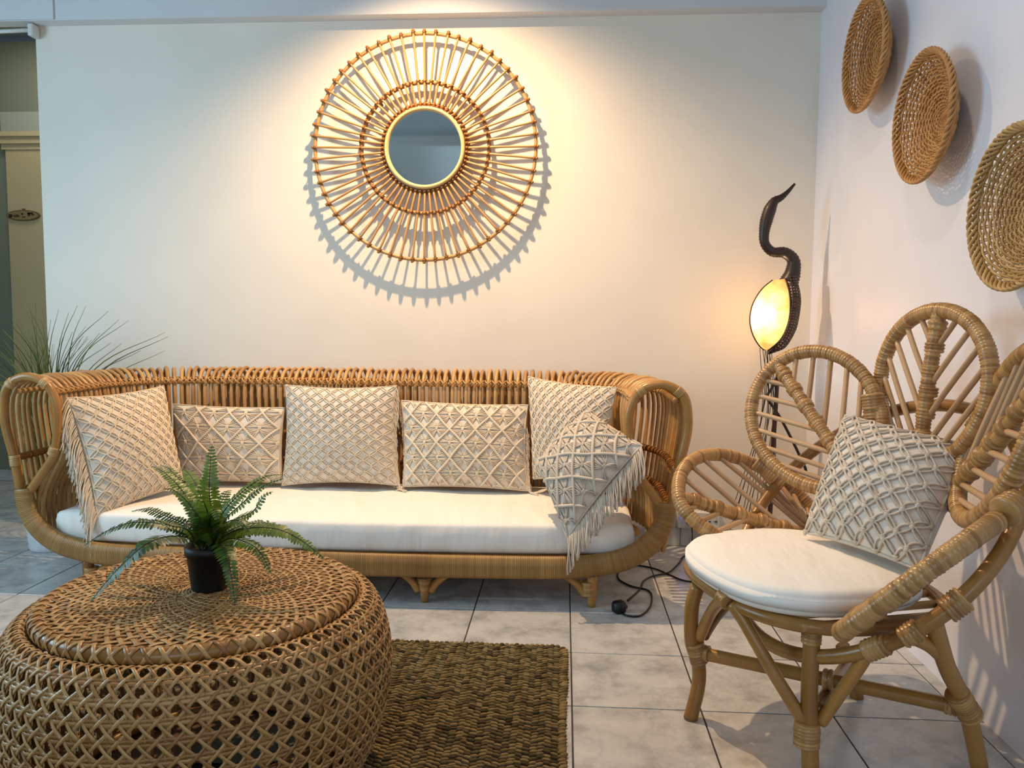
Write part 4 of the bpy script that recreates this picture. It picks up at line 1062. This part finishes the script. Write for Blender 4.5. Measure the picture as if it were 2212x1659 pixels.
# ------------------------------------------------------------------ crane floor lamp
def make_lamp():
    Y = 3.36; loc = (0.89, Y, 0)
    t = thing('crane_lamp', 'dark woven crane shaped floor lamp with a glowing shell body in the corner', 'lamp', loc)
    # neck and head
    pts = [(0.938, 3.36, 1.603), (0.909, 3.36, 1.569), (0.884, 3.36, 1.547), (0.856, 3.36, 1.53), (0.835, 3.36, 1.481), (0.822, 3.36, 1.419), (0.824, 3.36, 1.362), (0.856, 3.36, 1.326), (0.907, 3.36, 1.322), (0.943, 3.36, 1.29), (0.941, 3.36, 1.238), (0.926, 3.36, 1.196)]
    r = [0.005, 0.010, 0.017, 0.027, 0.027, 0.022, 0.020, 0.021, 0.024, 0.027, 0.033, 0.042]
    P = spline(pts, 100); rr = np.interp(np.linspace(0, 1, 100), np.linspace(0, 1, 12), r)
    b = MB(loc); k = np.arange(100) % 2; b.tube(P, rr*(1-0.09*k), 12); b.build('neck', MT['crane_dark'], t)
    # body: dark woven back shell, loft of half sections
    ax = np.array([(0.92, 3.36, 1.219), (0.928, 3.36, 1.143), (0.918, 3.36, 1.046), (0.896, 3.36, 0.969), (0.854, 3.36, 0.907)]); A = spline(ax, 30)
    wb = np.interp(np.linspace(0, 1, 30), [0, 0.3, 0.6, 0.85, 1], [0.030, 0.044, 0.046, 0.036, 0.006])
    tn = unit(np.gradient(A, axis=0)); sx = unit(np.cross(V3(0, 1, 0), tn)); sx = np.where(sx[:, :1] < 0, -sx, sx)
    b = MB(loc)
    for i in range(30):
        ph = np.linspace(-0.55*pi, 0.55*pi, 16); q = A[i]+np.outer(np.cos(ph)*wb[i], sx[i])+np.outer(np.sin(ph)*wb[i]*1.9, (0, 1, 0)); b.tube(q, 0.0046, 5)
    for j in range(11):
        ph = (-0.5+j/10)*pi*1.05; q = A+sx*(np.cos(ph)*wb*1.02)[:, None]+np.outer(np.sin(ph)*wb*1.9, (0, 1, 0)); b.tube(q, 0.0034, 5)
    b.build('body_shell', MT['crane_dark'], t)
    # pale shell shade, bulging forward of the bird
    Rt = spline([(0.905, 3.36, 1.213), (0.916, 3.36, 1.143), (0.912, 3.36, 1.046), (0.89, 3.36, 0.969), (0.846, 3.36, 0.916)], 32)
    Lt = spline([(0.863, 3.36, 1.209), (0.819, 3.36, 1.169), (0.785, 3.36, 1.107), (0.776, 3.36, 1.042), (0.789, 3.36, 0.984), (0.817, 3.36, 0.937), (0.839, 3.36, 0.918)], 32)
    wy = 0.012+0.068*np.sin(pi*np.linspace(0.06, 0.97, 32))**0.7; G = []
    for i in range(32):
        ph = np.linspace(-0.5*pi, 0.5*pi, 22); G.append(Rt[i]+np.outer(np.cos(ph)**0.9, Lt[i]-Rt[i])+np.outer(np.sin(ph)*wy[i], (0, 1, 0)))
    b = MB(loc); b.grid(np.array(G)); b.build('shell_shade', MT['shade'], t)
    b = MB(loc)
    for sg in (-1, 1): b.tube(Rt+np.outer(sg*wy*1.03, (0, 1, 0)), 0.0045, 6)
    b.tube(Lt+unit(Lt-Rt)*0.002, 0.0036, 6); b.build('shade_rim', MT['crane_dark'], t, kind='stuff')
    bulb = V3(*(0.864, 3.36, 1.065)); b = MB(loc); b.blob(bulb, (0.020, 0.020, 0.026), nu=12, nv=8); b.build('bulb', MT['bulb'], t)
    light('POINT', 'lamp_light', tuple(bulb+V3(-0.03, 0.0, 0.0)), 4.0, (1.0, 0.80, 0.52), shadow_soft_size=0.02)
    # long tail feathers
    e0 = V3(*(0.844, 3.36, 0.926))
    for k in range(13):
        f = k/12; st = e0+V3(rng.uniform(-0.025, 0.025), rng.uniform(-0.02, 0.02), 0); en = V3(0.70+0.15*f, Y-0.10+rng.uniform(-0.05, 0.08), 0.13+rng.uniform(0, 0.16))
        b = MB(loc); b.tube(spline([st, st*0.6+en*0.4+V3(0.035, 0, 0.0), en], 20), 0.0016, 4); b.build('tail_strand', MT['crane_wire'], t)
    # standing leg, raised leg, foot disc
    b = MB(loc); b.tube(spline([(0.897, 3.36, 0.882), (0.892, 3.36, 0.677), (0.884, 3.36, 0.361), (0.885, Y, 0.02)], 30), 0.0085, 8); b.build('leg', MT['crane_dark'], t)
    b = MB(loc); b.tube(np.vstack([spline([(0.902, 3.36, 0.833), (0.881, 3.36, 0.775), (0.851, 3.36, 0.723)], 10), spline([(0.851, 3.36, 0.719), (0.921, 3.36, 0.618), (1.013, 3.36, 0.443), (1.028, 3.36, 0.399)], 18)]), 0.006, 8); b.build('leg', MT['crane_dark'], t)
    b = MB(loc); b.lathe([(0.0005, 0.024), (0.10, 0.022), (0.115, 0.012), (0.115, 0.0), (0.0005, 0.0)], (0.885, Y, 0), 32); b.build('base', MT['crane_dark'], t)
make_lamp()

# ------------------------------------------------------------------ tall grass plant behind the left arm
def make_grass():
    c = V3(-2.285, 3.335, 0); loc = tuple(c)
    t = thing('potted_grass', 'tall wispy green grass in a ribbed white pot behind the left sofa arm', 'plant', loc)
    b = MB(loc); pr = [(0.0005, 0.0), (0.095, 0.0)]
    for k in range(14): pr += [(0.098+0.003*(k % 2)+0.0012*k, 0.006+0.0125*k)]
    pr += [(0.118, 0.185), (0.106, 0.185), (0.103, 0.165), (0.0005, 0.165)]
    b.lathe(pr, loc, 40); b.build('pot', MT['pot_white'], t)
    b = MB(loc); b.lathe([(0.0005, 0.168), (0.102, 0.167)], loc, 24); b.build('soil', MT['soil'], t)
    tips = [(-2.332, 3.25, 1.093), (-2.327, 3.33, 1.109), (-2.341, 3.3, 1.084), (-2.267, 3.4, 1.07), (-2.196, 3.36, 1.053), (-2.192, 3.42, 1.087), (-2.126, 3.38, 1.087), (-2.048, 3.42, 1.063), (-1.988, 3.4, 1.026), (-1.92, 3.36, 1.022), (-1.969, 3.38, 0.919), (-1.802, 3.45, 0.969),
            (-1.774, 3.42, 0.951), (-1.802, 3.44, 0.886), (-2.118, 3.4, 0.936), (-2.367, 3.2, 1.023), (-2.352, 3.15, 0.98), (-2.354, 3.2, 0.954), (-2.458, 3.3, 0.931), (-2.375, 3.35, 1.003), (-2.333, 3.4, 0.982), (-2.284, 3.3, 1.024), (-1.975, 3.36, 0.854), (-1.903, 3.42, 0.887),
            (-2.339, 3.2, 0.905), (-2.444, 3.2, 0.884), (-2.52, 3.25, 0.962), (-2.399, 3.15, 0.809), (-2.45, 3.4, 0.96), (-2.256, 3.2, 0.935), (-2.217, 3.25, 0.944), (-2.315, 3.12, 0.608), (-2.394, 3.14, 0.525), (-2.346, 3.12, 0.45), (-2.364, 3.15, 0.672), (-2.177, 3.3, 0.964),
            (-2.396, 3.35, 1.023), (-2.468, 3.4, 1.002), (-2.315, 3.28, 1.059), (-2.333, 3.35, 0.993), (-2.285, 3.37, 1.024), (-2.111, 3.45, 0.962), (-2.046, 3.43, 0.921), (-2.289, 3.1, 0.406), (-2.27, 3.3, 1.068), (-2.212, 3.28, 0.92), (-2.401, 3.28, 1.027), (-2.392, 3.22, 0.88)]
    for k, tip in enumerate(tips):
        tip = V3(*tip); tip[1] = min(tip[1], 3.57); st = c+V3(rng.uniform(-0.05, 0.05), rng.uniform(-0.05, 0.05), 0.166)
        d = tip-st; h = max(d[2], 0.3); m1 = st+V3(d[0]*0.12, d[1]*0.15, h*0.42); m2 = st+V3(d[0]*0.42, d[1]*0.5, h*0.80+(0.10 if d[2] < 0.5 else 0))
        b = MB(loc); P = spline([st, m1, m2, tip], 22); b.tube(P, np.interp(np.linspace(0, 1, 22), [0, 0.6, 1], [0.0042, 0.0032, 0.0007]), 5, r2=np.interp(np.linspace(0, 1, 22), [0, 0.6, 1], [0.0015, 0.0012, 0.0004])); b.build('blade', MT['blade'], t)
    for k in range(75):
        a_ = rng.uniform(0, 2*pi); sp_ = rng.uniform(0.05, 0.34); st = c+V3(rng.uniform(-0.05, 0.05), rng.uniform(-0.05, 0.05), 0.166)
        tip = c+V3(cos(a_)*sp_-0.09, sin(a_)*sp_*0.6-0.05, rng.uniform(0.62, 1.0)); tip[1] = min(tip[1], 3.56)
        b = MB(loc); d = tip-st; P = spline([st, st+d*V3(0.15, 0.15, 0.45), st+d*V3(0.45, 0.45, 0.8), tip], 18); b.tube(P, np.linspace(0.0038, 0.0008, 18), 4); b.build('blade', MT['blade'], t)
make_grass()

# ------------------------------------------------------------------ cable with plug, power strip
def make_cable():
    f = lambda P: np.array([(x, y, 0.0045) for x, y, z in P])
    loc = (0.225, 2.828, 0); t = thing('power_cable', 'black power cable with a loose three pin plug lying on the floor tiles', 'cable', loc)
    P = f([(0.211, 2.749, 0), (0.227, 2.706, 0), (0.276, 2.706, 0), (0.32, 2.795, 0), (0.34, 2.912, 0), (0.329, 2.977, 0), (0.269, 3.019, 0), (0.228, 3.104, 0), (0.243, 3.212, 0), (0.31, 3.28, 0), (0.384, 3.249, 0), (0.436, 3.175, 0), (0.492, 3.099, 0), (0.582, 3.096, 0)])
    P = spline(P, 110)
    Q = spline(f([(0.582, 3.096, 0), (0.631, 3.21, 0), (0.622, 3.432, 0), (0.543, 3.439, 0), (0.496, 3.309, 0), (0.441, 3.199, 0), (0.369, 3.146, 0), (0.325, 3.079, 0), (0.301, 2.98, 0), (0.245, 2.854, 0)]), 90)
    Q[:, 2] += 0.005*np.exp(-((np.arange(90)-48)/7.0)**2)
    b = MB(loc); b.tube(np.vstack([P, Q[2:]]), 0.0036, 7); b.build('cable', MT['black'], t)
    b = MB(loc); c = V3(*(0.205, 2.74, 0.02)); R = np.array([[cos(0.5), -sin(0.5), 0], [sin(0.5), cos(0.5), 0], [0, 0, 1]])
    b.box(c+V3(0, 0, 0.002), (0.046, 0.040, 0.042), R, bev=0.008); b.box(c+R@V3(0.028, 0.006, -0.004), (0.02, 0.016, 0.016), R, bev=0.004); b.build('plug', MT['black'], t)
make_cable()
def make_socket():
    x0, z0 = (0.527, 3.6, 0.088)[0], (0.527, 3.6, 0.088)[2]; x1, z1 = (0.722, 3.6, 0.168)[0], (0.722, 3.6, 0.168)[2]
    c = V3((x0+x1)/2, YB, (z0+z1)/2); t = thing('wall_socket', 'long white socket strip low on the back wall behind the armchair', 'socket', tuple(c))
    b = MB(c); b.box(c+V3(0, -0.016, 0), (x1-x0, 0.032, z1-z0), bev=0.006); b.build('housing', MT['pipe'], t, smooth=False)
    for px_ in (0.66, 0.75, 0.90):
        b = MB(c); b.box((x0+(x1-x0)*px_, YB-0.0325, c[2]-0.005), (0.010, 0.002, 0.005)); b.build('socket_slot', MT['socket_dark'], t, smooth=False)
    for px_ in (0.86,):
        b = MB(c); b.box((x0+(x1-x0)*px_, YB-0.034, c[2]+0.010), (0.016, 0.006, 0.022), bev=0.002); b.build('rocker_switch', MT['pipe'], t, smooth=False)
    b = MB(c); b.blob((0.554, 3.58, 0.158), (0.006, 0.006, 0.006), nu=10, nv=6); b.build('indicator_light', MT['led'], t)
    d = V3(*(0.589, 3.56, 0.134)); ad = thing('power_adapter', 'small black adapter plugged into the white socket strip', 'adapter', tuple(d))
    b = MB(d); b.box(d+V3(0, 0.006, 0), (0.050, 0.044, 0.036), bev=0.004); b.build('adapter_body', MT['black'], ad, smooth=False)
    b = MB(d); b.tube(spline([d+V3(0.0, 0.0, -0.018), d+V3(0.002, -0.004, -0.06), d+V3(0.01, -0.03, d[2]*-1+0.006), d+V3(0.10, -0.10, -d[2]+0.004)], 20), 0.0025, 6); b.build('adapter_lead', MT['black'], ad)
make_socket()
